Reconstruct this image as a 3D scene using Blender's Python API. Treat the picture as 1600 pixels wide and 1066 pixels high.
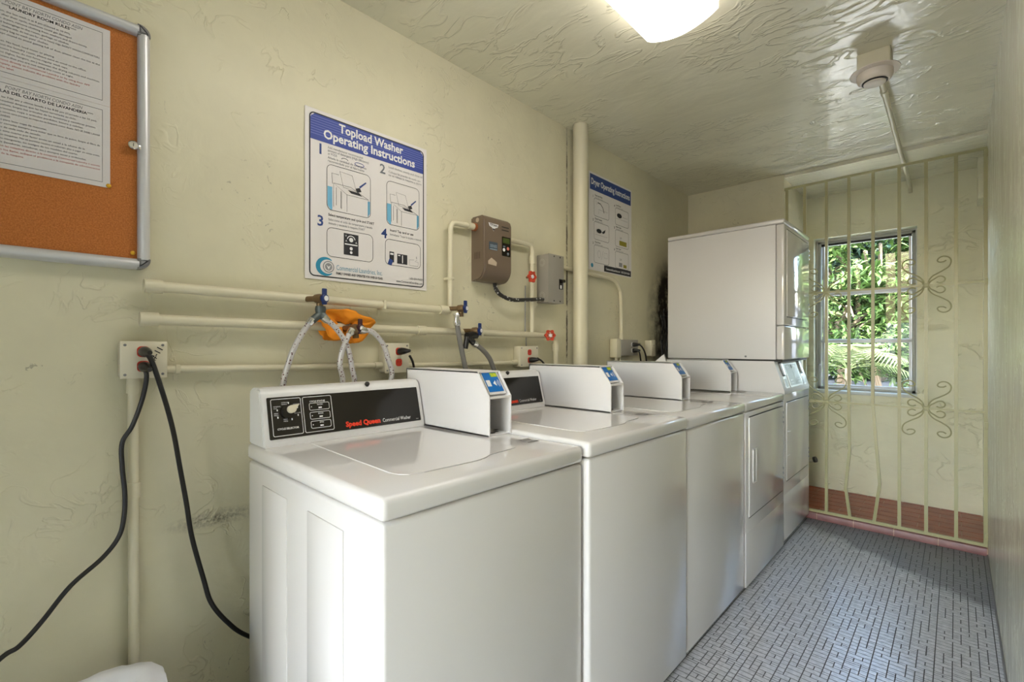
import bpy, bmesh, math, random
from mathutils import Vector, Matrix, noise
random.seed(7)
PI = math.pi
for o in list(bpy.data.objects): bpy.data.objects.remove(o)
SC = bpy.context.scene
C = SC.collection

# ------------------------------------------------------------------ camera
F, TH, HZ, CH, CX = 731.55, math.radians(43.51), 542.6, 1.1617, 1.5755   # focal (px), yaw, horizon row, height, distance to the left wall
cam_d = bpy.data.cameras.new('camera'); cam = bpy.data.objects.new('camera', cam_d); C.objects.link(cam)
cam_d.sensor_fit = 'HORIZONTAL'; cam_d.sensor_width = 36.0; cam_d.lens = F / 1600 * 36
cam_d.shift_y = (HZ - 533) / 1600; cam_d.clip_start = 0.02
cam.location = (CX, 0, CH); cam.rotation_euler = (PI / 2, 0, TH)
SC.camera = cam

# ------------------------------------------------------------------ world, sun, exposure
SC.view_settings.view_transform = 'Standard'; SC.view_settings.look = 'None'
SC.view_settings.gamma = 1.0; SC.view_settings.use_curve_mapping = False
SC.view_settings.exposure = 1.38
world = bpy.data.worlds.new('world'); SC.world = world; world.use_nodes = True
wn = world.node_tree.nodes; wl = world.node_tree.links
for n in list(wn): wn.remove(n)
wo = wn.new('ShaderNodeOutputWorld'); wb = wn.new('ShaderNodeBackground'); ws = wn.new('ShaderNodeTexSky')
ws.sky_type = 'NISHITA'; ws.sun_disc = False; ws.sun_elevation = math.radians(55); ws.sun_rotation = math.radians(170); ws.air_density = 1.2; ws.dust_density = 2.0
wb.inputs['Strength'].default_value = 1.3
wl.new(ws.outputs[0], wb.inputs[0]); wl.new(wb.outputs[0], wo.inputs[0])
sun_d = bpy.data.lights.new('sun', 'SUN'); sun_d.energy = 24.0; sun_d.angle = math.radians(0.6); sun_d.color = (1.0, 0.95, 0.86)
sun = bpy.data.objects.new('sun', sun_d); C.objects.link(sun)
sun.rotation_euler = Vector((0.55, 0.30, -1.2)).to_track_quat('-Z', 'Y').to_euler()
LAMP = 3.1            # radiance of the ceiling light's lens

# ------------------------------------------------------------------ helpers: photo pixel -> point on a plane of the room
_s, _c = math.sin(TH), math.cos(TH)
def ray(px, py):
    t = (px - 800) / F
    return Vector((-_s + t * _c, _c + t * _s, (HZ - py) / F))
def on(px, py, ax, val):
    d = ray(px, py); o = Vector((CX, 0, CH)); k = (val - o[ax]) / d[ax]
    return o + d * k
def LW(px, py, x=0.0): return on(px, py, 0, x)
def GY(px, py, y): return on(px, py, 1, y)
def GZ(px, py, z): return on(px, py, 2, z)

# ------------------------------------------------------------------ materials
MATS = {}
def mat(name, col, rough=0.5, metal=0.0, coat=0.0, spec=0.5):
    if name in MATS: return MATS[name]
    m = bpy.data.materials.new(name); m.use_nodes = True
    b = m.node_tree.nodes['Principled BSDF']
    b.inputs['Base Color'].default_value = (*col, 1); b.inputs['Roughness'].default_value = rough
    b.inputs['Metallic'].default_value = metal; b.inputs['Coat Weight'].default_value = coat
    b.inputs['Specular IOR Level'].default_value = spec
    MATS[name] = m; return m
def s2l(r, g, b):
    f = lambda v: (v / 255 / 12.92) if v <= 10 else ((v / 255 + 0.055) / 1.055) ** 2.4
    return (f(r), f(g), f(b))
def N(m, t, **kw):
    n = m.node_tree.nodes.new(t)
    for k, v in kw.items():
        if k in n.inputs.keys(): n.inputs[k].default_value = v
        else: setattr(n, k, v)
    return n
def L(m, a, b): m.node_tree.links.new(a, b)
def coords(m, scale=(1, 1, 1)):
    g = N(m, 'ShaderNodeNewGeometry'); mp = N(m, 'ShaderNodeMapping'); mp.inputs['Scale'].default_value = scale
    L(m, g.outputs['Position'], mp.inputs['Vector']); return mp.outputs[0]
def ramp(m, fac, stops):
    r = N(m, 'ShaderNodeValToRGB'); e = r.color_ramp.elements
    while len(e) < len(stops): e.new(0.5)
    for i, (p, c) in enumerate(stops):
        e[i].position = p; e[i].color = (*c, 1) if len(c) == 3 else c
    L(m, fac, r.inputs[0]); return r.outputs[0]
def math_(m, op, a, b=None, c=None):
    n = N(m, 'ShaderNodeMath', operation=op)
    for i, v in enumerate((a, b, c)):
        if v is None: continue
        if isinstance(v, (int, float)): n.inputs[i].default_value = v
        else: L(m, v, n.inputs[i])
    return n.outputs[0]
def mixc(m, fac, a, b, blend='MIX'):
    n = N(m, 'ShaderNodeMix', data_type='RGBA', blend_type=blend)
    for i, v in ((0, fac), (6, a), (7, b)):
        if isinstance(v, (int, float)): n.inputs[i].default_value = v
        elif isinstance(v, tuple): n.inputs[i].default_value = (*v, 1)
        else: L(m, v, n.inputs[i])
    return n.outputs[2]
def bsdf(m): return m.node_tree.nodes['Principled BSDF']
W1 = (1, 1, 1); K0 = (0, 0, 0)

def plaster(name, col, rough, scale, strength, stretch=(1, 1, 1), lines=0.05, dens=0.5, stains=None, scuff=False, coat=0.0):
    """painted hand-trowelled plaster: sparse curved ridges on a softly uneven coat"""
    m = mat(name, col, rough, coat=coat); b = bsdf(m)
    v = coords(m, stretch)
    n1 = N(m, 'ShaderNodeTexNoise', Scale=scale, Detail=3.0, Roughness=0.5, Distortion=0.9); L(m, v, n1.inputs['Vector'])
    n2 = N(m, 'ShaderNodeTexNoise', Scale=scale * 0.45, Detail=2.0); L(m, v, n2.inputs['Vector'])
    n3 = N(m, 'ShaderNodeTexNoise', Scale=scale * 4, Detail=4.0, Roughness=0.6); L(m, v, n3.inputs['Vector'])
    d = math_(m, 'ABSOLUTE', math_(m, 'SUBTRACT', n1.outputs[0], 0.5))
    ridge = ramp(m, d, [(0.0, W1), (lines * 0.35, (0.8,) * 3), (lines, K0)])
    mask = ramp(m, n2.outputs[0], [(dens, K0), (dens + 0.1, W1)])
    h = math_(m, 'MULTIPLY', ridge, mask)
    h = math_(m, 'ADD', h, math_(m, 'MULTIPLY', n1.outputs[0], 0.9))
    h = math_(m, 'ADD', h, math_(m, 'MULTIPLY', n3.outputs[0], 0.16))
    bu = N(m, 'ShaderNodeBump', Strength=strength, Distance=0.006); L(m, h, bu.inputs['Height'])
    L(m, bu.outputs[0], b.inputs['Normal'])
    n4 = N(m, 'ShaderNodeTexNoise', Scale=1.7, Detail=5.0, Roughness=0.65); L(m, v, n4.inputs['Vector'])
    tint = ramp(m, n4.outputs[0], [(0.35, tuple(x * 0.93 for x in col)), (0.65, tuple(min(1, x * 1.04) for x in col))])
    out = tint
    if scuff:
        n5 = N(m, 'ShaderNodeTexNoise', Scale=38.0, Detail=3.0, Distortion=1.5); L(m, v, n5.inputs['Vector'])
        n6 = N(m, 'ShaderNodeTexNoise', Scale=3.1, Detail=2.0); L(m, v, n6.inputs['Vector'])
        f = math_(m, 'MULTIPLY', ramp(m, n5.outputs[0], [(0.66, K0), (0.70, W1)]), ramp(m, n6.outputs[0], [(0.58, K0), (0.66, W1)]))
        out = mixc(m, math_(m, 'MULTIPLY', f, 0.45), out, (0.10, 0.085, 0.06))
    if stains:
        g = N(m, 'ShaderNodeNewGeometry')
        for (cx, cy, cz, rx, ry, rz, sc, amt, scol) in stains:
            mp = N(m, 'ShaderNodeMapping', vector_type='TEXTURE'); mp.inputs['Location'].default_value = (cx, cy, cz); mp.inputs['Scale'].default_value = (rx, ry, rz)
            L(m, g.outputs['Position'], mp.inputs[0])
            gr = N(m, 'ShaderNodeTexGradient', gradient_type='SPHERICAL'); L(m, mp.outputs[0], gr.inputs[0])
            ns = N(m, 'ShaderNodeTexNoise', Scale=sc, Detail=6.0, Roughness=0.7); L(m, g.outputs['Position'], ns.inputs['Vector'])
            f = math_(m, 'MULTIPLY', gr.outputs[1], ramp(m, ns.outputs[0], [(0.38, K0), (0.62, W1)]))
            f = math_(m, 'MINIMUM', math_(m, 'MULTIPLY', f, amt), 1.0)
            out = mixc(m, f, out, scol)
    L(m, out, b.inputs['Base Color'])
    return m

WALLC = s2l(216, 210, 181)
M_wall = plaster('cream_wall_plaster', WALLC, 0.42, 10.0, 0.42, lines=0.020, dens=0.52, scuff=True,
                 stains=[(0, 3.42, 1.36, .3, .40, .50, 5, 3.2, (0.02, 0.015, 0.012)), (0, .40, .66, .1, .14, .030, 95, .9, (0.06, 0.05, 0.04)),
                         (0, 2.104, 1.5, .05, .010, 1.3, 14, 2.2, (0.09, 0.075, 0.05))])
M_wallr = plaster('glossy_wall_paint', s2l(210, 207, 188), 0.22, 9.0, 0.5, stretch=(1, 2.2, 0.7), lines=0.06, dens=0.45)
M_ceil = plaster('glossy_ceiling_paint', s2l(228, 224, 200), 0.20, 7.0, 0.5, stretch=(0.8, 1.7, 1), lines=0.05, dens=0.44)
M_alc = plaster('alcove_wall_paint', s2l(231, 227, 198), 0.38, 6.0, 0.6, stretch=(1, 1, 1.7), lines=0.03, dens=0.5)
M_pipe = mat('cream_pipe_paint', s2l(214, 207, 180), 0.36)
M_bar = mat('cream_bar_paint', s2l(172, 167, 124), 0.32)
_m = M_pipe; _n = N(_m, 'ShaderNodeTexNoise', Scale=30.0, Detail=3.0); L(_m, coords(_m), _n.inputs['Vector']); _b = N(_m, 'ShaderNodeBump', Strength=0.15, Distance=0.003); L(_m, _n.outputs[0], _b.inputs['Height']); L(_m, _b.outputs[0], bsdf(_m).inputs['Normal'])
M_enamel = mat('white_enamel', s2l(222, 219, 216), 0.10, coat=0.3)
M_white = mat('white_powder_coat', s2l(226, 224, 224), 0.38)
M_plast = mat('white_plastic', s2l(224, 223, 222), 0.3)
M_dark = mat('dark_gap', (0.015, 0.014, 0.013), 0.6)
M_black = mat('black_panel', (0.010, 0.008, 0.006), 0.16)
M_rubber = mat('black_rubber', (0.012, 0.011, 0.011), 0.35)
M_red = mat('red_print', s2l(235, 60, 28), 0.5)
M_wprint = mat('white_print', (0.8, 0.8, 0.8), 0.5)
M_kprint = mat('black_print', (0.02, 0.02, 0.025), 0.6)
M_gprint = mat('grey_print', (0.28, 0.28, 0.29), 0.6)
M_rprint = mat('dull_red_print', s2l(190, 60, 55), 0.6)
M_bprint = mat('blue_print', s2l(44, 66, 150), 0.5)
M_paper = mat('white_paper', s2l(226, 222, 220), 0.45)
M_alu = mat('satin_aluminium', s2l(214, 214, 216), 0.32, metal=0.35)
M_cap = mat('grey_plastic', s2l(128, 128, 128), 0.4)
M_chrome = mat('chrome', (0.8, 0.8, 0.8), 0.12, metal=1.0)
M_brass = mat('old_brass', s2l(122, 100, 72), 0.4, metal=0.6)
M_steel = mat('galvanised', s2l(150, 152, 155), 0.35, metal=0.8)
M_blue = mat('blue_handle', s2l(30, 50, 105), 0.35)
M_brown = mat('brown_enamel', s2l(112, 96, 80), 0.34)
M_grey = mat('grey_enamel', s2l(150, 145, 135), 0.38)
M_redp = mat('red_handle', s2l(200, 70, 45), 0.45)
M_rout = mat('red_socket', s2l(205, 60, 40), 0.4)
M_reader = mat('blue_reader', s2l(10, 108, 190), 0.3)
M_lcd = mat('green_display', s2l(150, 190, 40), 0.4)
M_yel = mat('yellow_print', s2l(225, 215, 60), 0.5)
M_tealp = mat('teal_print', s2l(40, 140, 175), 0.5)
M_skyp = mat('pale_blue_print', s2l(110, 180, 215), 0.5)
M_olive = mat('olive_print', s2l(150, 140, 40), 0.5)
M_ivory = mat('ivory_plastic', s2l(216, 209, 186), 0.4)
M_detect = mat('aged_white_plastic', s2l(224, 213, 200), 0.4)
M_gold = mat('brass_pin', s2l(220, 170, 40), 0.3, metal=0.4)
M_greyhose = mat('grey_hose', s2l(120, 118, 114), 0.45)
M_pinkshelf = mat('grey_inner', s2l(165, 158, 150), 0.5)

def cork():
    m = mat('orange_cork', s2l(196, 118, 50), 0.8); v = coords(m)
    n = N(m, 'ShaderNodeTexNoise', Scale=320.0, Detail=3.0); L(m, v, n.inputs['Vector'])
    L(m, ramp(m, n.outputs[0], [(0.3, s2l(176, 100, 38)), (0.7, s2l(208, 130, 62))]), bsdf(m).inputs['Base Color']); return m
M_cork = cork()
def braided():
    m = mat('braided_steel', s2l(186, 184, 184), 0.35, metal=0.35); v = coords(m)
    w = N(m, 'ShaderNodeTexVoronoi', Scale=105.0); L(m, v, w.inputs['Vector'])
    L(m, ramp(m, w.outputs[0], [(0.20, s2l(96, 50, 48)), (0.28, s2l(206, 203, 203))]), bsdf(m).inputs['Base Color'])
    n = N(m, 'ShaderNodeTexNoise', Scale=400.0); L(m, v, n.inputs['Vector']); b = N(m, 'ShaderNodeBump', Strength=0.4, Distance=0.001); L(m, n.outputs[0], b.inputs['Height']); L(m, b.outputs[0], bsdf(m).inputs['Normal'])
    return m
M_braid = braided()
def tile_mat():
    m = mat('grey_mosaic_tile', s2l(160, 160, 162), 0.3)
    g = N(m, 'ShaderNodeNewGeometry'); v = g.outputs['Position']
    n = N(m, 'ShaderNodeTexNoise', Scale=60.0, Detail=2.0); L(m, v, n.inputs['Vector'])
    base = ramp(m, n.outputs[0], [(0.35, s2l(176, 176, 178)), (0.65, s2l(196, 196, 198))])
    # trodden-in dirt along the kerb and the far end of the right wall
    sp = N(m, 'ShaderNodeSeparateXYZ'); L(m, v, sp.inputs[0])
    n2 = N(m, 'ShaderNodeTexNoise', Scale=9.0, Detail=6.0, Roughness=0.7); L(m, v, n2.inputs['Vector'])
    e = math_(m, 'ADD', sp.outputs[1], math_(m, 'MULTIPLY', math_(m, 'SUBTRACT', sp.outputs[0], 1.0), 0.75))
    e = math_(m, 'ADD', e, math_(m, 'MULTIPLY', n2.outputs[0], 0.35))
    f = ramp(m, math_(m, 'MULTIPLY', math_(m, 'SUBTRACT', e, 3.52), 3.0), [(0.0, K0), (0.5, W1)])
    L(m, mixc(m, math_(m, 'MULTIPLY', f, 0.85), base, s2l(104, 102, 102)), bsdf(m).inputs['Base Color'])
    L(m, math_(m, 'ADD', 0.24, math_(m, 'MULTIPLY', f, 0.2)), bsdf(m).inputs['Roughness'])
    return m
M_tile = tile_mat()
M_grout = mat('dark_grout', s2l(70, 69, 68), 0.8)
def clay(name, c1, c2, rough):
    m = mat(name, c1, rough); v = coords(m)
    n = N(m, 'ShaderNodeTexNoise', Scale=14.0, Detail=5.0); L(m, v, n.inputs['Vector'])
    L(m, ramp(m, n.outputs[0], [(0.3, c1), (0.7, c2)]), bsdf(m).inputs['Base Color']); return m
M_clay = clay('red_clay_tile', s2l(140, 58, 32), s2l(168, 82, 46), 0.35)
M_kerb = clay('mauve_kerb_tile', s2l(116, 66, 64), s2l(136, 84, 80), 0.4)
M_cgrout = mat('pale_grout', s2l(178, 140, 118), 0.7)
def cloth():
    m = mat('orange_cloth', s2l(238, 146, 24), 0.8); b = bsdf(m); b.inputs['Subsurface Weight'].default_value = 0.0; return m
M_cloth = cloth()
M_bag = mat('white_liner', s2l(232, 232, 238), 0.35)
def glass(name, rough=0.0, tint=(1, 1, 1), ior=1.33):
    m = bpy.data.materials.new(name); m.use_nodes = True; nt = m.node_tree
    for n in list(nt.nodes): nt.nodes.remove(n)
    o = nt.nodes.new('ShaderNodeOutputMaterial'); t = nt.nodes.new('ShaderNodeBsdfTransparent'); t.inputs[0].default_value = (*tint, 1)
    g = nt.nodes.new('ShaderNodeBsdfGlossy'); g.inputs['Roughness'].default_value = rough
    fr = nt.nodes.new('ShaderNodeFresnel'); fr.inputs[0].default_value = ior; mx = nt.nodes.new('ShaderNodeMixShader')
    nt.links.new(fr.outputs[0], mx.inputs[0]); nt.links.new(t.outputs[0], mx.inputs[1]); nt.links.new(g.outputs[0], mx.inputs[2]); nt.links.new(mx.outputs[0], o.inputs[0])
    return m
M_glass = glass('clear_glass', 0.0, (0.97, 0.98, 0.97))
M_acrylic = glass('clear_acrylic', 0.0, (0.99, 0.99, 0.99), 1.12)
def lens_mat():
    m = mat('lit_lens', (0.9, 0.88, 0.85), 0.4); b = bsdf(m)
    n = N(m, 'ShaderNodeTexNoise', Scale=9.0, Detail=6.0, Roughness=0.7); L(m, coords(m), n.inputs['Vector'])
    L(m, ramp(m, n.outputs[0], [(0.66, (1.0, 0.94, 0.88)), (0.74, (0.85, 0.70, 0.62))]), b.inputs['Emission Color'])
    b.inputs['Emission Strength'].default_value = LAMP; return m
M_lens = lens_mat()
def leafm(name, c1, c2, c3, sc=3.0):
    m = mat(name, c1, 0.6, spec=0.25); v = coords(m)
    n = N(m, 'ShaderNodeTexNoise', Scale=sc, Detail=4.0, Roughness=0.7); L(m, v, n.inputs['Vector'])
    L(m, ramp(m, n.outputs[0], [(0.32, c1), (0.5, c2), (0.68, c3)]), bsdf(m).inputs['Base Color'])
    return m
M_leaf1 = leafm('bright_leaf', s2l(40, 60, 24), s2l(60, 84, 34), s2l(84, 106, 50), 9.0)
M_leaf2 = leafm('dark_leaf', s2l(20, 36, 28), s2l(32, 52, 38), s2l(50, 72, 54), 5.0)
M_palm = leafm('palm_leaf', s2l(50, 62, 32), s2l(68, 80, 44), s2l(88, 94, 62), 6.0)
M_bark = mat('bark', s2l(92, 78, 62), 0.9)
M_conc = clay('pale_concrete', s2l(92, 95, 102), s2l(106, 109, 116), 0.8)
M_ground = clay('bounce_paving', s2l(186, 186, 186), s2l(206, 206, 204), 0.85)  # kept pale to throw sunlight up through the window

# ------------------------------------------------------------------ mesh helpers
def new_bm(): return bmesh.new()
def link(name, me, m, parent=None):
    o = bpy.data.objects.new(name, me); C.objects.link(o)
    if m is not None and not me.materials: me.materials.append(m)
    if parent is not None:
        o.parent = parent
        o.matrix_parent_inverse = Matrix.Translation(-Vector(parent.get('_base', (0, 0, 0))))
    return o
def obj(name, bm, m, parent=None, sharp=35, recalc=True):
    if recalc: bmesh.ops.recalc_face_normals(bm, faces=bm.faces)
    ca = math.radians(sharp)
    for f in bm.faces: f.smooth = True
    for e in bm.edges:
        if len(e.link_faces) == 2 and e.calc_face_angle(0) > ca: e.smooth = False
    me = bpy.data.meshes.new(name); bm.to_mesh(me); bm.free()
    return link(name, me, m, parent)
def tag(o, label=None, cat=None, group=None, kind=None):
    if label: o['label'] = label
    if cat: o['category'] = cat
    if group: o['group'] = group
    if kind: o['kind'] = kind
    return o
def thing(name, label, cat, base=(0, 0, 0), group=None):
    o = bpy.data.objects.new(name, None); C.objects.link(o); o.location = base; o['_base'] = tuple(base)
    o.empty_display_size = 0.05
    return tag(o, label, cat, group)
THINGS = []
def struct(name, bm, m, **kw):
    o = obj(name, bm, m, **kw); o['kind'] = 'structure'; return o
def box(bm, x0, x1, y0, y1, z0, z1, r=0.0, seg=2, M=None):
    vs = [bm.verts.new(p) for p in ((x0, y0, z0), (x1, y0, z0), (x1, y1, z0), (x0, y1, z0), (x0, y0, z1), (x1, y0, z1), (x1, y1, z1), (x0, y1, z1))]
    fs = [bm.faces.new([vs[i] for i in q]) for q in ((0, 3, 2, 1), (4, 5, 6, 7), (0, 1, 5, 4), (1, 2, 6, 5), (2, 3, 7, 6), (3, 0, 4, 7))]
    if r > 0:
        ed = list({e for f in fs for e in f.edges})
        res = bmesh.ops.bevel(bm, geom=ed, offset=r, segments=seg, profile=0.5, affect='EDGES')
        vs = list({v for f in res['faces'] for v in f.verts} | {v for v in vs if v.is_valid})
    if M is not None:
        for v in vs: v.co = M @ v.co
    return vs
def bbox_(name, b, m, parent=None, r=0.0, seg=2):
    bm = new_bm(); box(bm, *b, r=r, seg=seg); return obj(name, bm, m, parent)
def frame_for(d):
    d = d.normalized(); a = Vector((0, 0, 1)) if abs(d.z) < 0.9 else Vector((1, 0, 0))
    u = d.cross(a).normalized(); return u, d.cross(u).normalized()
def ring(bm, c, u, v, r, n, ph=0.0): return [bm.verts.new(c + (u * math.cos(2 * PI * i / n + ph) + v * math.sin(2 * PI * i / n + ph)) * r) for i in range(n)]
def bridge(bm, a, b):
    n = len(a)
    for i in range(n): bm.faces.new((a[i], a[(i + 1) % n], b[(i + 1) % n], b[i]))
def cyl(bm, p0, p1, r0, r1=None, n=16):
    p0, p1 = Vector(p0), Vector(p1); r1 = r0 if r1 is None else r1
    u, v = frame_for(p1 - p0); a = ring(bm, p0, u, v, r0, n); b = ring(bm, p1, u, v, r1, n)
    bridge(bm, a, b); bm.faces.new(a[::-1]); bm.faces.new(b)
def lathe(bm, p0, d, prof, n=20):
    """prof: (distance along d, radius)"""
    p0 = Vector(p0); d = Vector(d).normalized(); u, v = frame_for(d); prev = None
    for t, r in prof:
        a = ring(bm, p0 + d * t, u, v, max(r, 1e-4), n)
        if prev: bridge(bm, prev, a)
        else: bm.faces.new(a[::-1])
        prev = a
    bm.faces.new(prev)
def smooth_path(pts, sub=6, closed=False):
    P = [Vector(p) for p in pts]; out = []
    for i in range(len(P) - 1):
        a = P[max(i - 1, 0)]; b = P[i]; c = P[i + 1]; d = P[min(i + 2, len(P) - 1)]
        for k in range(sub):
            t = k / sub
            out.append(0.5 * ((2 * b) + (c - a) * t + (2 * a - 5 * b + 4 * c - d) * t * t + (3 * b - a - 3 * c + d) * t ** 3))
    out.append(P[-1]); return out
def tube(bm, pts, r, n=10, sub=6, ph=0.0):
    P = smooth_path(pts, sub) if sub > 1 else [Vector(p) for p in pts]
    rr = r if callable(r) else (lambda t: r)
    d = (P[1] - P[0]).normalized(); u, v = frame_for(d); prev = None
    for i, p in enumerate(P):
        d2 = (P[min(i + 1, len(P) - 1)] - P[max(i - 1, 0)]).normalized()
        q = d.rotation_difference(d2); u = (q @ u).normalized(); v = d2.cross(u).normalized(); u = v.cross(d2).normalized(); d = d2
        a = ring(bm, p, u, v, rr(i / (len(P) - 1)), n, ph)
        if prev: bridge(bm, prev, a)
        else: bm.faces.new(a[::-1])
        prev = a
    bm.faces.new(prev)
def prism(bm, prof, h, M):
    """closed 2-D outline extruded by h along the local z axis, placed by M"""
    a = [bm.verts.new(M @ Vector((x, y, 0))) for x, y in prof]; b = [bm.verts.new(M @ Vector((x, y, h))) for x, y in prof]
    bridge(bm, a, b); bm.faces.new(a[::-1]); bm.faces.new(b)
def rrect(x0, x1, y0, y1, r, n=5):
    out = []
    for cx, cy, a0 in ((x1 - r, y1 - r, 0), (x0 + r, y1 - r, 90), (x0 + r, y0 + r, 180), (x1 - r, y0 + r, 270)):
        for i in range(n + 1):
            a = math.radians(a0 + 90 * i / n); out.append((cx + r * math.cos(a), cy + r * math.sin(a)))
    return out
def basis(o, u, v):
    u = Vector(u).normalized(); v = Vector(v).normalized(); n = u.cross(v)
    return Matrix(((u.x, v.x, n.x, o[0]), (u.y, v.y, n.y, o[1]), (u.z, v.z, n.z, o[2]), (0, 0, 0, 1)))
def strip(bm, pts, w, M, z=0.0, closed=False):
    """flat printed line along 2-D points"""
    P = [Vector((x, y)) for x, y in pts]; n = len(P); L_, R_ = [], []
    for i in range(n):
        a = P[(i - 1) % n] if closed or i > 0 else P[i]; b = P[(i + 1) % n] if closed or i < n - 1 else P[i]
        d = (b - a).normalized() if (b - a).length > 0 else Vector((1, 0)); nn = Vector((-d.y, d.x)) * w / 2
        L_.append(bm.verts.new(M @ Vector((*(P[i] + nn), z)))); R_.append(bm.verts.new(M @ Vector((*(P[i] - nn), z))))
    for i in range(n if closed else n - 1):
        j = (i + 1) % n; bm.faces.new((R_[i], R_[j], L_[j], L_[i]))
def poly(bm, pts, M, z=0.0): bm.faces.new([bm.verts.new(M @ Vector((x, y, z))) for x, y in pts])
def disc(bm, cx, cy, r, M, z=0.0, n=20, ry=None): poly(bm, [(cx + r * math.cos(2 * PI * i / n), cy + (ry or r) * math.sin(2 * PI * i / n)) for i in range(n)], M, z)
def text_into(bm, body, size, x, y, M, z=0.0, align='LEFT', bold=0.0, width=None, shear=0.0):
    cu = bpy.data.curves.new('lettering', 'FONT'); cu.body = body; cu.size = size; cu.align_x = align; cu.offset = bold; cu.shear = shear; cu.resolution_u = 2
    to = bpy.data.objects.new('lettering_tmp', cu); C.objects.link(to)
    bpy.context.view_layer.update()
    me = bpy.data.meshes.new_from_object(to.evaluated_get(bpy.context.evaluated_depsgraph_get()))
    bpy.data.objects.remove(to); bpy.data.curves.remove(cu)
    if me.vertices:
        xs = [v.co.x for v in me.vertices]; wd = max(xs) - min(xs); k = 1.0
        if width and wd > 0: k = width / wd
        me.transform(Matrix.Translation((x, y, z)) @ Matrix.Diagonal((k, 1, 1, 1)))
        me.transform(M); bm.from_mesh(me)
    bpy.data.meshes.remove(me)

# ------------------------------------------------------------------ the room
XR, CEIL, YG, YB, XA, YN = 1.7035, 2.385, 3.73, 4.412, 0.690, -0.95      # right wall, ceiling, grille plane, alcove back wall, alcove side, near wall
ACEIL, KZ = 2.362, 0.042
T = 0.16
bm = new_bm(); box(bm, -T, 0, YN - T, YG + 0.9, -0.1, CEIL + 0.1); struct('wall_left', bm, M_wall)
bm = new_bm(); box(bm, 0, XA, YG, YB + T, -0.1, CEIL + 0.1); struct('wall_alcove_side', bm, M_wall)
D0, D1, DH = -0.36, 0.66, 2.06                                            # doorway in the right wall
bm = new_bm()
box(bm, XR, XR + T, YN - T, D0, -0.1, CEIL + 0.1); box(bm, XR, XR + T, D1, YB + T, -0.1, CEIL + 0.1); box(bm, XR, XR + T, D0, D1, DH, CEIL + 0.1)
struct('wall_right', bm, M_wallr)
bm = new_bm(); NX0, NX1 = 0.70, 1.62                                        # unseen doorway behind the camera, added to let daylight into the room
box(bm, 0, NX0, YN - T, YN, -0.1, CEIL + 0.1); box(bm, NX1, XR, YN - T, YN, -0.1, CEIL + 0.1); box(bm, NX0, NX1, YN - T, YN, DH, CEIL + 0.1)
struct('wall_near', bm, M_wall)
WX0, WX1, WZ0, WZ1 = 0.742, 1.372, 0.81, 2.030                             # window opening
bm = new_bm()
for b in ((XA, WX0, -0.1, CEIL), (WX1, XR, -0.1, CEIL), (WX0, WX1, -0.1, WZ0), (WX0, WX1, WZ1, CEIL)): box(bm, b[0], b[1], YB, YB + T, b[2], b[3])
struct('wall_back', bm, M_alc)
bm = new_bm(); box(bm, -T, XR + T, YN - T, YB + T, CEIL, CEIL + 0.15); struct('ceiling', bm, M_ceil)
bm = new_bm(); box(bm, XA, XR, YG + 0.012, YB, ACEIL, CEIL); struct('ceiling_alcove', bm, M_ceil)

# floor slab and mosaic tiles -----------------------------------------------------------------
KY = 3.700                                                                # front of the kerb
bm = new_bm(); box(bm, 0, XR, YN, KY, -0.1, -0.0006); floor = struct('floor', bm, M_grout)
UX, UY, NC, NR = 0.0242, 0.0128, 7, 24                                    # one mosaic sheet: 7 x 24 units
def sheet(seed):
    rnd = random.Random(seed); occ = [[False] * NR for _ in range(NC)]; out = []
    for j in range(NR):
        for i in range(NC):
            if occ[i][j]: continue
            can_w = i + 1 < NC and not occ[i + 1][j]; can_h = j + 1 < NR and not occ[i][j + 1]; can_wh = can_w and can_h and not occ[i + 1][j + 1]
            ch = []
            if can_wh: ch += [(2, 2)] * 9
            if can_w: ch += [(2, 1)] * 3
            if can_h: ch += [(1, 2)] * 4
            ch += [(1, 1)] * 2
            w, h = rnd.choice(ch)
            for a in range(w):
                for b in range(h): occ[i + a][j + b] = True
            out.append((i, j, w, h))
    return out
SH = [sheet(3), sheet(11), sheet(29)]
GAP = 0.0030
def tile_geo(bm, x0, x1, y0, y1):
    c = 0.0006
    a = [bm.verts.new(p) for p in ((x0, y0, -.0006), (x1, y0, -.0006), (x1, y1, -.0006), (x0, y1, -.0006))]
    b = [bm.verts.new(p) for p in ((x0, y0, -.0004), (x1, y0, -.0004), (x1, y1, -.0004), (x0, y1, -.0004))]
    d = [bm.verts.new(p) for p in ((x0 + c, y0 + c, 0), (x1 - c, y0 + c, 0), (x1 - c, y1 - c, 0), (x0 + c, y1 - c, 0))]
    bridge(bm, a, b); bridge(bm, b, d); bm.faces.new(d)
SWX, SWY = UX * NC, UY * NR
tiles = []
X0T = 1.008 - 2 * SWX
for si in range(0, 8):
    for sj in range(0, 17):
        sx = X0T + si * SWX; sy = -0.95 + sj * SWY
        for (i, j, w, h) in SH[(si * 2 + sj) % 3]:
            x0 = sx + i * UX + GAP / 2; x1 = sx + (i + w) * UX - GAP / 2; y0 = sy + j * UY + GAP / 2; y1 = sy + (j + h) * UY - GAP / 2
            x1 = min(x1, XR - .001); y1 = min(y1, KY - .001)
            if x0 < 0.70 or x1 - x0 < .004 or y1 - y0 < .004 or y0 < YN: continue
            tiles.append((x0, x1, y0, y1, w, h))
def tile_px(t):
    x = (t[0] + t[1]) / 2 - CX; y = (t[2] + t[3]) / 2; D = -x * _s + y * _c; R = x * _c + y * _s
    if D < 0.2: return None
    px, py = 800 + F * R / D, HZ + F * CH / D
    if not (0 < px < 1600 and py < 1062): return None
    if (t[0] + t[1]) / 2 < 0.875: return None
    return (t[4] * t[5]) * F * F / D ** 3
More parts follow.
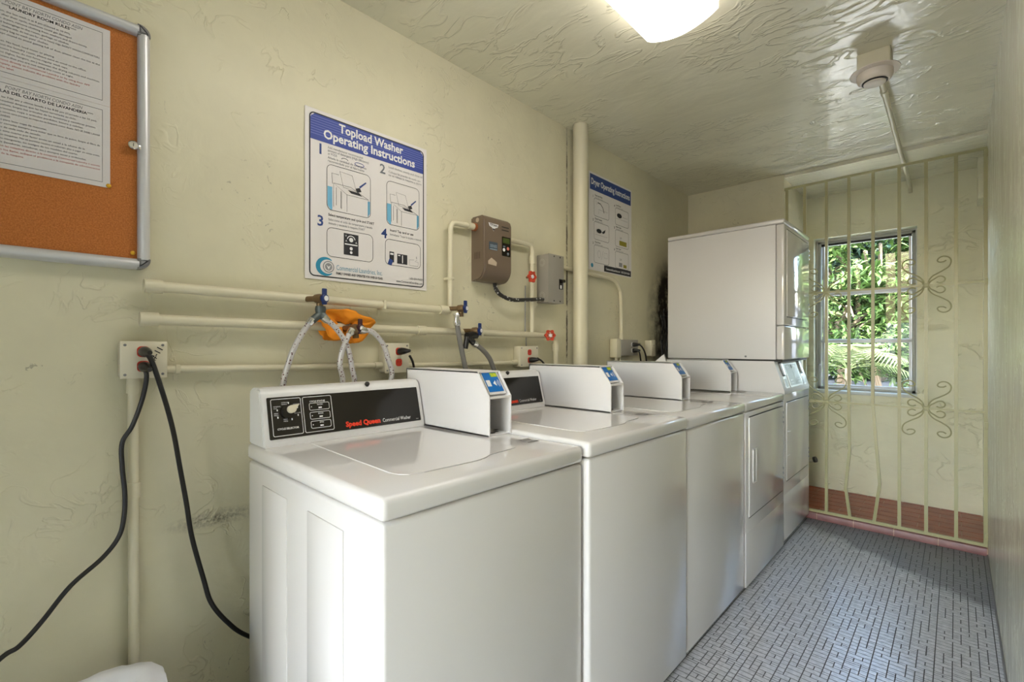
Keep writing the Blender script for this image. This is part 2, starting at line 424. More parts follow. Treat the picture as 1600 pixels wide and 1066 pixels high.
order = sorted([(tile_px(t), k) for k, t in enumerate(tiles) if tile_px(t)], reverse=True)
single = {k for _, k in order[:300]}
tmesh = {}
bm = new_bm()
for k, t in enumerate(tiles):
    if k not in single: tile_geo(bm, *t[:4]); continue
    key = (round(t[1] - t[0], 4), round(t[3] - t[2], 4))
    if key not in tmesh:
        b2 = new_bm(); wx, wy = t[1] - t[0], t[3] - t[2]; tile_geo(b2, -wx / 2, wx / 2, -wy / 2, wy / 2)
        me = bpy.data.meshes.new('tile'); b2.to_mesh(me); b2.free(); me.materials.append(M_tile); tmesh[key] = me
    o = bpy.data.objects.new('tile', tmesh[key]); C.objects.link(o); o.parent = floor; o.location = ((t[0] + t[1]) / 2, (t[2] + t[3]) / 2, random.uniform(-.0001, .0001))
me = bpy.data.meshes.new('tile_field'); bm.to_mesh(me); bm.free(); o = link('tile_field', me, M_tile, floor); o['kind'] = 'stuff'

# alcove floor and kerb ------------------------------------------------------------------------
bm = new_bm(); box(bm, XA, XR, YG + 0.004, YB, -0.1, KZ - 0.003); alc = struct('floor_alcove', bm, M_cgrout)
row = 0; y = YG + 0.03
cm = {}
while y < YB - 0.02:
    y1 = min(y + 0.098, YB - 0.004); x = XA - (0.10 if row % 2 else 0.0)
    while x < XR - 0.02:
        xa, xb = max(x, XA + 0.002), min(x + 0.198, XR - 0.002)
        if xb - xa > 0.02:
            key = (round(xb - xa, 4), round(y1 - y, 4))
            if key not in cm:
                b2 = new_bm(); box(b2, -key[0] / 2, key[0] / 2, -key[1] / 2, key[1] / 2, -0.004, 0.0, r=0.0015, seg=1); me = bpy.data.meshes.new('clay_tile'); b2.to_mesh(me); b2.free(); me.materials.append(M_clay); cm[key] = me
            o = bpy.data.objects.new('clay_tile', cm[key]); C.objects.link(o); o.parent = alc; o.location = ((xa + xb) / 2, (y + y1) / 2, KZ)
        x += 0.202
    y += 0.102; row += 1
bm = new_bm(); box(bm, XA, XR, KY + 0.003, YG + 0.03, -0.05, KZ - 0.002); kerb = struct('trim_1', bm, M_cgrout)
x = XA + 0.002
while x < XR - 0.01:
    xb = min(x + 0.198, XR - 0.001)
    prof = [(KY, 0.0), (YG + 0.028, 0.0), (YG + 0.028, KZ), (KY + 0.010, KZ), (KY + 0.003, KZ - 0.003), (KY, KZ - 0.011)]
    bm = new_bm(); prism(bm, prof, xb - x, basis((x, 0, 0), (0, 1, 0), (0, 0, 1))); obj('kerb_tile', bm, M_kerb, kerb)
    x += 0.202
bm = new_bm(); box(bm, XR - 0.006, XR, D1 + 0.02, KY, 0.0, 0.010, r=0.002); struct('baseboard_right', bm, mat('grey_caulk', s2l(120, 116, 112), 0.6))

# window --------------------------------------------------------------------------------------
bm = new_bm(); FY0, FY1 = YB + 0.085, YB + 0.135; fw = 0.022
fx0, fx1, fz0, fz1 = WX0 + 0.012, WX1 - 0.012, WZ0 + 0.012, WZ1 - 0.012
box(bm, fx0, fx0 + fw, FY0, FY1, fz0, fz1, r=.002); box(bm, fx1 - fw, fx1, FY0, FY1, fz0, fz1, r=.002); box(bm, fx0, fx1, FY0, FY1, fz0, fz0 + fw, r=.002); box(bm, fx0, fx1, FY0, FY1, fz1 - fw, fz1, r=.002)
win = struct('window_1', bm, mat('painted_window_frame', s2l(170, 170, 165), 0.4)); win['_base'] = (0, 0, 0)
bm = new_bm(); box(bm, WX0, WX1, YB - 0.01, FY0, WZ0 - 0.012, WZ0 + 0.012, r=.003); obj('window_sill', bm, mat('sill_paint', s2l(216, 218, 214), 0.35), win)
bm = new_bm()
for b in ((WX0, fx0 + .006, fz0, fz1), (fx1 - .006, WX1, fz0, fz1), (WX0, WX1, fz1 - .004, WZ1)): box(bm, b[0], b[1], FY0 + .01, FY1 + .02, b[2], b[3])
obj('frame_packing', bm, mat('sill_paint', s2l(216, 218, 214), 0.35), win)
panes = [(1.588, fz1 - fw), (1.210, 1.588), (fz0 + fw, 1.210)]
for (z0, z1) in panes:
    a = math.radians(3.5); Ms = Matrix.Translation((0, FY1 - 0.02, z1)) @ Matrix.Rotation(a, 4, 'X')
    hh = z1 - z0; x0, x1 = fx0 + fw + .003, fx1 - fw - .003; bw = 0.015
    bm = new_bm()
    for b in ((x0, x0 + bw, -hh, 0), (x1 - bw, x1, -hh, 0), (x0, x1, -hh, -hh + bw), (x0, x1, -bw, 0)): box(bm, b[0], b[1], 0, 0.022, b[2], b[3], M=Ms)
    sash = obj('sash', bm, mat('window_aluminium', s2l(188, 190, 192), 0.35, metal=0.3), win)
    bm = new_bm(); box(bm, x0 + bw - .003, x1 - bw + .003, 0.009, 0.013, -hh + bw - .003, -bw + .003, M=Ms); obj('pane', bm, M_glass, sash)
    if z0 > 1.0:
        bm = new_bm(); box(bm, fx0, fx1, FY0 + .004, FY0 + .022, z0 - 0.012, z0 + 0.010, r=.002); obj('meeting_rail', bm, mat('window_aluminium', s2l(188, 190, 192), 0.35), win)
bm = new_bm(); box(bm, fx0 + fw, fx1 - fw, FY0 + .012, FY1 - .002, fz1 - fw - .014, fz1 - fw + .001); obj('weather_strip', bm, M_dark, win)
bm = new_bm(); cyl(bm, (fx0 + .012, FY0, 1.02), (fx0 + .012, FY0 - .03, 1.02), .007); cyl(bm, (fx0 + .012, FY0 - .024, 1.02), (fx0 + .012, FY0 - .024, .965), .004); obj('crank_handle', bm, M_steel, win)

# mesh security door in the right wall ------------------------------------------------------
bm = new_bm()
for b in ((D0, D0 + .04, 0, DH), (D1 - .04, D1, 0, DH), (D0, D1, DH - .04, DH)): box(bm, XR + .03, XR + .13, b[0], b[1], b[2], b[3], r=.003)
d1 = struct('door_1', bm, M_bar); d1['_base'] = (0, 0, 0)
Md = Matrix.Translation((XR + .06, D0 + .045, 0))   # local y runs along the leaf
bm = new_bm(); LWD = D1 - D0 - .09
for b in ((0, .05, .03, DH - .05), (LWD - .05, LWD, .03, DH - .05), (0, LWD, .03, .10), (0, LWD, DH - .12, DH - .05), (0, LWD, 1.0, 1.08)): box(bm, 0, .035, b[0], b[1], b[2], b[3], r=.003, M=Md)
leaf = obj('leaf_frame', bm, M_bar, d1)
bm = new_bm(); box(bm, .010, .025, .05, LWD - .05, .10, 1.0, M=Md); obj('leaf_panel', bm, M_bar, d1)
bm = new_bm()
for k in range(-16, 18):
    for sgn in (1, -1):
        y0 = k * 0.065; pts = []
        a = Vector((0.017, y0, 1.08)); b = Vector((0.017, y0 + sgn * 0.56, 1.94))
        if sgn < 0: a.y += 0.56; b.y += 0.56
        def clip(p, q):
            t0, t1 = 0, 1; d = q.y - p.y
            for lim, s in ((.05, 1), (LWD - .05, -1)):
                t = (lim - p.y) / d
                if d * s > 0: t0 = max(t0, t)
                else: t1 = min(t1, t)
            return (p.lerp(q, t0), p.lerp(q, t1)) if t1 - t0 > .03 else None
        r = clip(a, b)
        if r: cyl(bm, Md @ r[0], Md @ r[1], .004, n=5)
o = obj('wire_mesh', bm, M_steel, leaf); o['kind'] = 'stuff'

# ------------------------------------------------------------------ washing machines
DP = 0.711
UV = lambda o: basis(o, (0, 1, 0), (0, 0, 1))
def make_washer(x_front, y0, w, zt, label, group, con_end, near=False):
    ox = x_front - DP
    t = thing('washing_machine', label, 'washer', (ox, y0, 0), group)
    A = lambda x0, x1, a, b, z0, z1: (ox + x0, ox + x1, y0 + a, y0 + b, z0, z1)
    zs = zt - 0.045
    bbox_('base_shade', A(.03, DP - .03, .02, w - .02, 0, .02), M_dark, t)  # dark block stands in for the shade under the cabinet
    bbox_('cabinet', A(.004, DP - .003, .004, w - .004, .014, zs - .002), M_enamel, t, r=.009, seg=3)
    tp = bbox_('top_panel', A(0, DP, 0.001, w - .001, zs, zt), M_enamel, t, r=.013, seg=4)
    if near:
        bm = new_bm()
        for (pa, pb, ptop) in ((408, 446, 758), (478, 534, 800)):
            a = GY(pa, ptop, y0).x; b = GY(pb, ptop, y0).x
            box(bm, a, b, y0 + .0015, y0 + .006, .06, zs - .05, r=.002, seg=2)
        obj('side_embossing', bm, M_enamel, t)
    # lid with the finger notch at its front edge
    lx = lambda X: ox + (X - 0.129)
    ly = lambda Y: y0 + (Y - 0.440) * w / 0.62
    out = [(.272, .560), (.70, .545), (.722, .550), (.740, .566), (.746, .60), (.748, .668), (.752, .72), (.752, .755), (.746, .782), (.734, .802), (.728, .82), (.724, .90), (.718, .918), (.70, .925), (.272, .925)]
    bm = new_bm(); prism(bm, [(lx(a), ly(b)) for a, b in out], .0022, Matrix.Translation((0, 0, zt - .0004)))
    bmesh.ops.bevel(bm, geom=[e for e in bm.edges if all(v.co.z > zt + .001 for v in e.verts)], offset=.0012, segments=2, affect='EDGES')
    lid = obj('lid', bm, M_enamel, t)
    bm = new_bm(); strip(bm, [(lx(a), ly(b)) for a, b in out[1:-1]], .0028, Matrix.Translation((0, 0, zt + .0002))); obj('lid_gap', bm, mat('soft_grey_gap', s2l(150, 147, 144), .5), lid)
    bm = new_bm(); ms = Matrix.Translation((lx(.655), ly(.985), zt + .0004)); poly(bm, [(0, 0), (.05, 0), (.05, .05), (0, .05)], ms); st = obj('sticker', bm, mat('pale_sticker', s2l(170, 168, 166), .5), t)
    bm = new_bm()
    for k in range(9): poly(bm, [(.006, .004 + k * .0048), (.034 - .012 * (k % 3), .004 + k * .0048), (.034 - .012 * (k % 3), .0064 + k * .0048), (.006, .0064 + k * .0048)], ms, .0003)
    poly(bm, [(.041, .004), (.046, .004), (.046, .046), (.041, .046)], ms, .0003); obj('sticker_print', bm, M_kprint, st)['kind'] = 'stuff'
    # console: slanted face on a white housing
    cw = con_end - y0
    prof = [(.006, 0), (.118, 0), (.118, .010), (.086, .137), (.080, .150), (.068, .157), (.03, .157), (.012, .152), (.006, .140)]
    bm = new_bm(); prism(bm, [(x, z) for x, z in prof], -(cw - .008), basis((ox, y0 + .006, zt), (1, 0, 0), (0, 0, 1)))
    bmesh.ops.recalc_face_normals(bm, faces=bm.faces)
    bmesh.ops.bevel(bm, geom=[e for e in bm.edges if abs(e.verts[0].co.y - e.verts[1].co.y) < 1e-5], offset=.004, segments=2, affect='EDGES')
    con = obj('console', bm, M_plast, t)
    v = Vector((.086 - .118, 0, .137 - .010)); vh = v.length; vn = v.normalized()
    Mc = basis((ox + .118, y0 + .006, zt + .010), (0, 1, 0), vn)
    pw0, pw1, ph0, ph1 = .016, cw - .024, .010, vh - .006
    bm = new_bm(); prism(bm, rrect(pw0, pw1, ph0, ph1, .003), .002, Mc); face = obj('control_panel', bm, M_black, t)
    z = .0024; k = (pw1 - pw0) / .50; U = lambda a: pw0 + a * k
    bm = new_bm()
    strip(bm, rrect(U(.010), U(.092), .018, vh - .012, .004), .0016, Mc, z, True); strip(bm, rrect(U(.098), U(.184), .018, vh - .012, .004), .0016, Mc, z, True)
    for q in range(3): strip(bm, rrect(U(.116), U(.176), .028 + .026 * q, .048 + .026 * q, .004), .0014, Mc, z, True)
    for q, s in enumerate(('SPIN', 'RINSE', 'WASH')):
        text_into(bm, s, .006, U(.148), .041 + .026 * q, Mc, z, 'CENTER'); disc(bm, U(.122), .038 + .026 * q, .0016, Mc, z, 8); strip(bm, [(U(.143), .034 + .026 * q), (U(.153), .034 + .026 * q)], .004, Mc, z)
    text_into(bm, 'CYCLE SELECTOR', .0072, U(.051), .034, Mc, z, 'CENTER', .0002); text_into(bm, 'CYCLE STATUS', .0066, U(.141), vh - .028, Mc, z, 'CENTER', .0002)
    for (a, b, s) in ((.016, .097, 'NORMAL'), (.016, .092, 'HOT'), (.038, .107, 'NORMAL'), (.038, .102, 'WARM'), (.070, .100, 'NORMAL'), (.070, .095, 'COLD'), (.016, .078, 'PERM'), (.016, .073, 'PRESS'), (.068, .075, 'DELICATE'), (.040, .060, 'PERM'), (.040, .055, 'PRESS')): text_into(bm, s, .0046, U(a), b, Mc, z)
    for (a, b) in ((.024, .086), (.056, .104), (.080, .090), (.024, .066), (.080, .068), (.062, .058)): poly(bm, [(U(a), b), (U(a) + .003, b), (U(a) + .003, b + .005), (U(a), b + .005)], Mc, z)
    text_into(bm, 'Commercial Washer', .0165, U(.350), .020, Mc, z, 'LEFT', 0.0, .108 * k)
    text_into(bm, 'FRONT', .003, U(.480), .016, Mc, z)
    obj('lettering', bm, M_wprint, face)['kind'] = 'stuff'
    bm = new_bm(); text_into(bm, 'Speed Queen', .021, U(.222), .020, Mc, z, 'LEFT', .0011, .120 * k); obj('logo_lettering', bm, M_red, face)['kind'] = 'stuff'
    bm = new_bm(); lathe(bm, Mc @ Vector((U(.052), .082, .002)), Mc.to_3x3() @ Vector((0, 0, 1)), [(0, .019), (.006, .018), (.008, .010)]); obj('knob_skirt', bm, M_black, face)
    bm = new_bm(); prism(bm, [(U(.060) + .011 * math.cos(a), .087 + .011 * math.sin(a)) for a in [math.radians(q) for q in range(75, 375, 20)]] + [(U(.060) + .019, .087 + .012)], .014, Mc @ Matrix.Translation((0, 0, .008)))
    obj('knob', bm, M_ivory, face)
    bm = new_bm(); lathe(bm, (ox + .076, y0 + cw * .62, zt + .147), (1, 0, 1.0), [(0, .0075), (.010, .0075), (.012, .006)]); kl = obj('key_lock', bm, M_rubber, con)
    return t
wg = 'white top-loading washers in a row'
make_washer(.840, .440, .620, .892, 'white top-loading washer with bare side panel, whose full black control panel is in view', wg, .966, near=True)
make_washer(.855, 1.063, .645, .903, 'middle one of the three white top-loading washers', wg, 1.600)
make_washer(.850, 1.712, .660, .897, 'white top-loading washer standing next to the single dryer', wg, 2.257)

# payment boxes on the machines ----------------------------------------------------------------
def coin_box(xb, xf, y0, w, z0, z1, label):
    """open-fronted white sleeve with a sloping card reader"""
    t = thing('card_payment_box', label, 'payment box', (xf, y0, z0), 'card payment boxes on the laundry machines')
    zm = z0 + (z1 - z0) * .61; xs = xf - .052
    prof = [(xb, z0), (xf, z0), (xf, zm), (xs, z1), (xb, z1)]; th = .004
    for ya in (y0, y0 + w - th):
        bm = new_bm(); prism(bm, prof, -th, basis((0, ya, 0), (1, 0, 0), (0, 0, 1))); obj('side_plate', bm, M_white, t)
    bbox_('top_plate', (xb, xs, y0, y0 + w, z1 - th, z1 + .0005), M_white, t)
    bbox_('back_plate', (xb, xb + th, y0, y0 + w, z0, z1), M_white, t)
    bbox_('base_plate', (xb, xf - .004, y0, y0 + w, z0, z0 + .004), M_white, t)
    bbox_('shelf', (xf - .14, xf + .001, y0 + th, y0 + w - th, zm - .005, zm + .001), M_white, t)
    bbox_('inner_wall', (xf - .16, xf - .15, y0 + th, y0 + w - th, z0, z1 - .004), M_white, t)
    bbox_('coin_vault', (xf - .15, xf - .045, y0 + th, y0 + w * .40, z0 + .022, zm - .008), M_pinkshelf, t, r=.003)
    bm = new_bm()
    for (a, b) in ((.3, .02), (.55, .03), (.75, .05)): prism(bm, rrect(xf - b - .012, xf - b, y0 + w * a, y0 + w * a + .018, .003), .0008, Matrix.Translation((0, 0, z0 + .0042)))
    obj('bolt_slot', bm, M_dark, t)
    v = Vector((xs - xf, 0, z1 - zm)); vh = v.length; Mr = basis((xf - .010, y0, zm + .004), (0, 1, 0), v.normalized())
    bm = new_bm(); prism(bm, rrect(.014, w - .010, .004, vh - .006, .004), .008, Mr @ Matrix.Translation((0, 0, -.008))); rd = obj('card_reader', bm, M_plast, t)
    bm = new_bm(); prism(bm, rrect(.018, w - .016, .012, vh - .010, .002), .001, Mr); fc = obj('reader_face', bm, M_reader, rd)
    bm = new_bm(); poly(bm, [(.050, vh * .70), (.078, vh * .70), (.078, vh * .86), (.050, vh * .86)], Mr, .0014); obj('display', bm, M_lcd, fc)
    bm = new_bm(); text_into(bm, '2.00', vh * .15, .053, vh * .72, Mr, .0018, 'LEFT', .0004); obj('price_digits', bm, M_yel, fc)
    bm = new_bm(); poly(bm, [(.021, vh * .34), (.038, vh * .34), (.038, vh * .58), (.021, vh * .58)], Mr, .0014)
    for q in range(3):
        rr = .006 + .005 * q; strip(bm, [(.060 + rr * math.cos(math.radians(a)), vh * .45 + rr * math.sin(math.radians(a))) for a in range(-50, 51, 20)], .0018, Mr, .0014)
    poly(bm, [(.048, vh * .45), (.060, vh * .34), (.060, vh * .56)], Mr, .0014); obj('reader_symbols', bm, M_wprint, fc)['kind'] = 'stuff'
    return t
coin_box(.130, .563, .968, .096, .8922, 1.086, 'white card payment box right of the washer console with the round cycle knob')
coin_box(.160, .590, 1.604, .098, .9032, 1.084, 'white card payment box on the middle washer, behind the first box')
coin_box(.158, .589, 2.262, .100, .8972, 1.084, 'white card payment box on the washer next to the single dryer')
coin_box(.200, .604, 2.915, .104, .8952, 1.085, 'white card payment box on the single dryer beside the stacked dryers')

# ------------------------------------------------------------------ dryers
def dryer_front(t, X, y0, w, zb, zk, zd0, zd1, hs, handle=True):
    """front face: kick panel, door with handle and hinges"""
    bbox_('kick_panel', (X - .014, X, y0 + .004, y0 + w - .004, zb, zk), M_enamel, t, r=.004)
    door = bbox_('door', (X - .010, X + .004, y0 + .045, y0 + w - .040, zd0, zd1), M_enamel, t, r=.004, seg=2)
    for zz in (zd1 + .002, zd0 - .002):
        bm = new_bm(); strip(bm, [(y0 + .043, zz), (y0 + w - .038, zz)], .006, basis((X + .0012, 0, 0), (0, 1, 0), (0, 0, 1))); obj('door_gap', bm, mat('door_shadow_gap', (.03, .03, .028), .6), door)
    for zc in hs:
        bm = new_bm()
        for q in (-.028, 0, .028): cyl(bm, (X + .003, y0 + w - .034, zc + q), (X + .007, y0 + w - .034, zc + q), .006, n=10)
        obj('hinge', bm, M_steel, t)
    if handle:
        bm = new_bm(); zc = (zd0 + zd1) / 2 + .0; ya = y0 + .085
        for b in ((ya, ya + .008, zc - .085, zc + .085), (ya + .048, ya + .056, zc - .085, zc + .085), (ya, ya + .056, zc - .085, zc - .077), (ya, ya + .056, zc + .077, zc + .085)): box(bm, X + .002, X + .010, *b, r=.002)
        h = obj('handle', bm, M_plast, door)
        bbox_('handle_recess', (X + .0035, X + .0045, ya + .006, ya + .05, zc - .079, zc + .079), mat('handle_inset', s2l(205, 203, 200), .3), h)
def make_dryer(X, y0, w, zt, label):
    t = thing('tumble_dryer', label, 'dryer', (X - DP, y0, 0)); ox = X - DP
    bbox_('base_shade', (ox + .03, X - .03, y0 + .02, y0 + w - .02, 0, .02), M_dark, t)  # shaded gap below the dryer, built as a dark block
    bbox_('cabinet', (ox, X - .001, y0 + .003, y0 + w - .003, .012, zt - .046), M_enamel, t, r=.006)
    bbox_('top_panel', (ox, X + .001, y0 + .001, y0 + w - .001, zt - .044, zt), M_enamel, t, r=.012, seg=3)
    dryer_front(t, X, y0, w, .012, .272, .34, .822, (.760, .44))
    bm = new_bm(); prism(bm, [(.006, 0), (.118, 0), (.118, .010), (.086, .14), (.07, .155), (.006, .155)], -(w - .18), basis((ox, y0 + .01, zt), (1, 0, 0), (0, 0, 1))); obj('console', bm, M_plast, t)
    bm = new_bm(); v = Vector((-.032, 0, .13)); Mc = basis((ox + .118, y0 + .01, zt + .01), (0, 1, 0), v.normalized()); prism(bm, rrect(.012, w - .20, .012, .122, .003), .002, Mc); obj('control_panel', bm, M_black, t)
    bm = new_bm(); poly(bm, [(ox + .48, y0 + w - .10), (ox + .52, y0 + w - .10), (ox + .52, y0 + w - .03), (ox + .48, y0 + w - .03)], Matrix.Translation((0, 0, zt + .0005))); obj('sticker', bm, mat('pale_sticker', s2l(170, 168, 166), .5), t)
make_dryer(.850, 2.378, .680, .895, 'single white front-loading dryer between the washers and the stacked dryers')

def make_stack(X, y0, w, zb, zt):
    t = thing('stacked_dryer', 'tall white stacked double dryer with slanted control panel at mid height', 'dryer', (X - DP, y0, 0)); ox = X - DP
    for a in (ox + .06, X - .06):
        for b in (y0 + .06, y0 + w - .06): bm = new_bm(); cyl(bm, (a, b, 0), (a, b, zb + .01), .02, n=10); obj('foot', bm, M_dark, t)
    bbox_('lower_cabinet', (ox, X - .001, y0 + .002, y0 + w - .002, zb, .884), M_enamel, t, r=.005)
    dryer_front(t, X, y0, w, zb, .300, .375, .835, (.775, .455), handle=False)
    bm = new_bm(); box(bm, X + .001, X + .012, y0 + .055, y0 + .10, .66, .668, r=.002); obj('door_pull', bm, M_plast, t); bm = new_bm(); box(bm, X + .001, X + .006, y0 + .055, y0 + .10, .52, .525, r=.001); obj('door_pull', bm, M_plast, t)
    # control housing
    prof = [(ox, .884), (X, .884), (X, .905), (X - .055, 1.078), (ox, 1.078)]
    bm = new_bm(); prism(bm, prof, -(w - .004), basis((0, y0 + .002, 0), (1, 0, 0), (0, 0, 1))); obj('control_housing', bm, M_white, t)
    v = Vector((-.055, 0, .173)); vh = v.length; Mc = basis((X, y0 + .002, .905), (0, 1, 0), v.normalized())
    bm = new_bm(); prism(bm, rrect(.16, w - .16, .012, vh - .012, .004), .003, Mc); fr = obj('control_panel', bm, M_plast, t)
    bm = new_bm(); prism(bm, rrect(.18, w - .18, .022, vh - .026, .003), .0012, Mc @ Matrix.Translation((0, 0, .003))); pf = obj('panel_face', bm, mat('panel_grey', s2l(166, 166, 164), .4), fr)
    bm = new_bm(); z = .0046
    for a in (.20, .36):
        for q in range(3):
            for r in range(2): poly(bm, [(a + q * .022, .034 + r * .016), (a + q * .022 + .016, .034 + r * .016), (a + q * .022 + .016, .044 + r * .016), (a + q * .022, .044 + r * .016)], Mc, z)
        poly(bm, [(a, vh - .050), (a + .05, vh - .050), (a + .05, vh - .034), (a, vh - .034)], Mc, z)
    obj('panel_print', bm, M_wprint, pf)['kind'] = 'stuff'
    bm = new_bm(); disc(bm, .315, vh - .042, .014, Mc, z); poly(bm, [(.222, vh - .047), (.235, vh - .047), (.228, vh - .036)], Mc, z); strip(bm, [(.312, .03), (.312, vh - .06)], .004, Mc, z); obj('panel_marks', bm, M_kprint, pf)['kind'] = 'stuff'
    for a in (.055, w - .135):
        bm = new_bm(); prism(bm, rrect(a, a + .075, .012, vh - .006, .003), .002, Mc); cs = obj('coin_plate', bm, M_plast, t)
        bm = new_bm(); prism(bm, rrect(a + .008, a + .066, .085, vh - .010, .002), .0012, Mc @ Matrix.Translation((0, 0, .002))); obj('coin_recess', bm, M_dark, cs)
        bm = new_bm(); prism(bm, rrect(a + .022, a + .060, .092, vh - .018, .003), .010, Mc @ Matrix.Translation((0, 0, .002))); obj('coin_drop', bm, mat('pale_metal', s2l(205, 208, 214), .25, metal=.2), cs)
        bm = new_bm(); prism(bm, rrect(a + .014, a + .062, .020, .070, .002), .0012, Mc @ Matrix.Translation((0, 0, .002))); obj('coin_return', bm, mat('panel_grey', s2l(166, 166, 164), .4), cs)
    # upper dryer
    bm = new_bm(); box(bm, ox + .002, X - .012, y0 + .006, y0 + w - .006, 1.076, 1.090); obj('stacking_gap', bm, M_dark, t)
    bbox_('upper_cabinet', (ox, X - .046, y0 + .002, y0 + w - .002, 1.088, zt - .030), M_white, t, r=.003)
    bbox_('upper_front_panel', (X - .044, X, y0 + .002, y0 + w - .002, 1.290, zt - .031), M_enamel, t, r=.008, seg=3)
    bbox_('lower_front_panel', (X - .044, X, y0 + .002, y0 + w - .002, 1.088, 1.287), M_enamel, t, r=.008, seg=3)
    bbox_('top_panel', (ox - .002, X + .002, y0, y0 + w, zt - .028, zt), M_enamel, t, r=.010, seg=3)
    d = bbox_('upper_door', (X - .006, X + .005, y0 + .05, y0 + w - .045, 1.345, zt - .060), M_enamel, t, r=.004)
    for zz in (1.340, zt - .057):
        bm = new_bm(); strip(bm, [(y0 + .05, zz), (y0 + w - .045, zz)], .005, basis((X + .0012, 0, 0), (0, 1, 0), (0, 0, 1))); obj('door_gap', bm, mat('door_shadow_gap', (.03, .03, .028), .6), d)
    for zc in (1.78, 1.42):
        bm = new_bm()
        for q in (-.028, 0, .028): cyl(bm, (X + .003, y0 + w - .03, zc + q), (X + .007, y0 + w - .03, zc + q), .006, n=10)
        obj('hinge', bm, M_steel, t)
    bm = new_bm(); cyl(bm, (ox + .50, y0 + .004, 1.105), (ox + .50, y0 - .002, 1.105), .006, n=10); obj('screw', bm, M_steel, t)
make_stack(.850, 3.064, .632, .030, 1.914)

# ------------------------------------------------------------------ notice cabinet on the left wall
BY0, BY1, BZ0, BZ1 = -0.66, 0.240, 1.366, 2.004
t = thing('notice_cabinet', 'wall-mounted cork notice cabinet with aluminium frame and glazed door', 'notice board', (0, -.2, BZ0)); fwid = .026; fd = .036
bbox_('back_panel', (.002, .008, BY0 + .01, BY1 - .01, BZ0 + .01, BZ1 - .01), M_cap, t)
bbox_('cork_panel', (.008, .012, BY0 + .02, BY1 - .02, BZ0 + .02, BZ1 - .02), M_cork, t)
def rail(p0, p1, inward):
    p0, p1 = Vector(p0), Vector(p1); u = Vector((1, 0, 0)); v = Vector(inward)
    prof = [(.002, 0), (.022, 0), (.032, .004), (fd, .011), (.034, .018), (.026, fwid), (.012, fwid), (.002, fwid)]
    bm = new_bm(); a = [bm.verts.new(p0 + u * x + v * y) for x, y in prof]; b = [bm.verts.new(p1 + u * x + v * y) for x, y in prof]; bridge(bm, a, b); bm.faces.new(a[::-1]); bm.faces.new(b)
    return obj('frame_rail', bm, M_alu, t, sharp=50)
cc = .024
rail((0, BY1, BZ0 + cc), (0, BY1, BZ1 - cc), (0, -1, 0)); rail((0, BY0, BZ0 + cc), (0, BY0, BZ1 - cc), (0, 1, 0)); rail((0, BY0 + cc, BZ0), (0, BY1 - cc, BZ0), (0, 0, 1)); rail((0, BY0 + cc, BZ1), (0, BY1 - cc, BZ1), (0, 0, -1))
for (yc, zc, sy, sz) in ((BY1, BZ0, -1, 1), (BY1, BZ1, -1, -1), (BY0, BZ0, 1, 1), (BY0, BZ1, 1, -1)):
    pts = [(cc + .003, 0)] + [(cc - cc * math.sin(math.radians(a)), cc - cc * math.cos(math.radians(a))) for a in range(0, 91, 15)] + [(0, cc + .003), (cc + .003, cc + .003)]
    bm = new_bm(); prism(bm, [(yc + sy * a, zc + sz * b) for a, b in pts], fd + .001, basis((.001, 0, 0), (0, 1, 0), (0, 0, 1))); bmesh.ops.recalc_face_normals(bm, faces=bm.faces)
    bmesh.ops.bevel(bm, geom=[e for e in bm.edges if all(v.co.x > fd for v in e.verts)], offset=.006, segments=3, affect='EDGES'); obj('corner_cap', bm, M_cap, t)
bbox_('glass_pane', (.024, .027, BY0 + .02, BY1 - .02, BZ0 + .02, BZ1 - .02), M_acrylic, t)
bm = new_bm(); lathe(bm, (.024, .204, 1.685), (1, 0, 0), [(0, .011), (.008, .011), (.010, .009), (.0102, .004)]); lk = obj('lock', bm, M_chrome, t)
bm = new_bm(); box(bm, .025, .031, .208, .222, 1.678, 1.688, r=.001); obj('lock_cam', bm, M_chrome, lk)
bm = new_bm(); box(bm, .0342, .0346, .2035, .2045, 1.681, 1.689); obj('keyhole', bm, M_dark, lk)

def paper_sheet(name, y0, y1, z0, z1, x, label, cat, group=None):
    t = thing(name, label, cat, (x, y0, z0), group); bbox_('sheet', (x, x + .0008, y0, y1, z0, z1), M_paper, t)
    return t, UV((x + .0011, y0, z0)), y1 - y0, z1 - z0
EN = ['Open 7 days from 7 am, the last wash is at 8 pm (Closed at 10 PM).', 'Do not leave clothes after their cycle, machines could get damaged.', 'Always clean lint from dryers, remove clothing from washers and dryers timely.', 'Do not leave personal belongings in the room, garbage or clothes.', 'Machines can be used for clothes only, do not use for oil or heavy rugs, DON\'T WASH COMFORTERS.', 'Do not wear your laundry bag to wash pets\' clothes.', 'The door must be kept closed to avoid getting full of dust, please clean the lint at the', 'end of each use.', 'Do not sit on machines. No food, loud music or playing.', 'For any questions about the laundry room, please send an email to the office.', 'Do not fix, touch or move hoses, do not force regular wash taps.', 'Always check for items (lights, hangers, etc.) between the drying columns and machines.', 'Use of this laundry means that you are not using this room at night.']
ER = ['Report machine problems directly to Commercial Laundry or by using their APP.', 'When calling the company, please indicate the problem with the laundry', 'machine number on the label.']
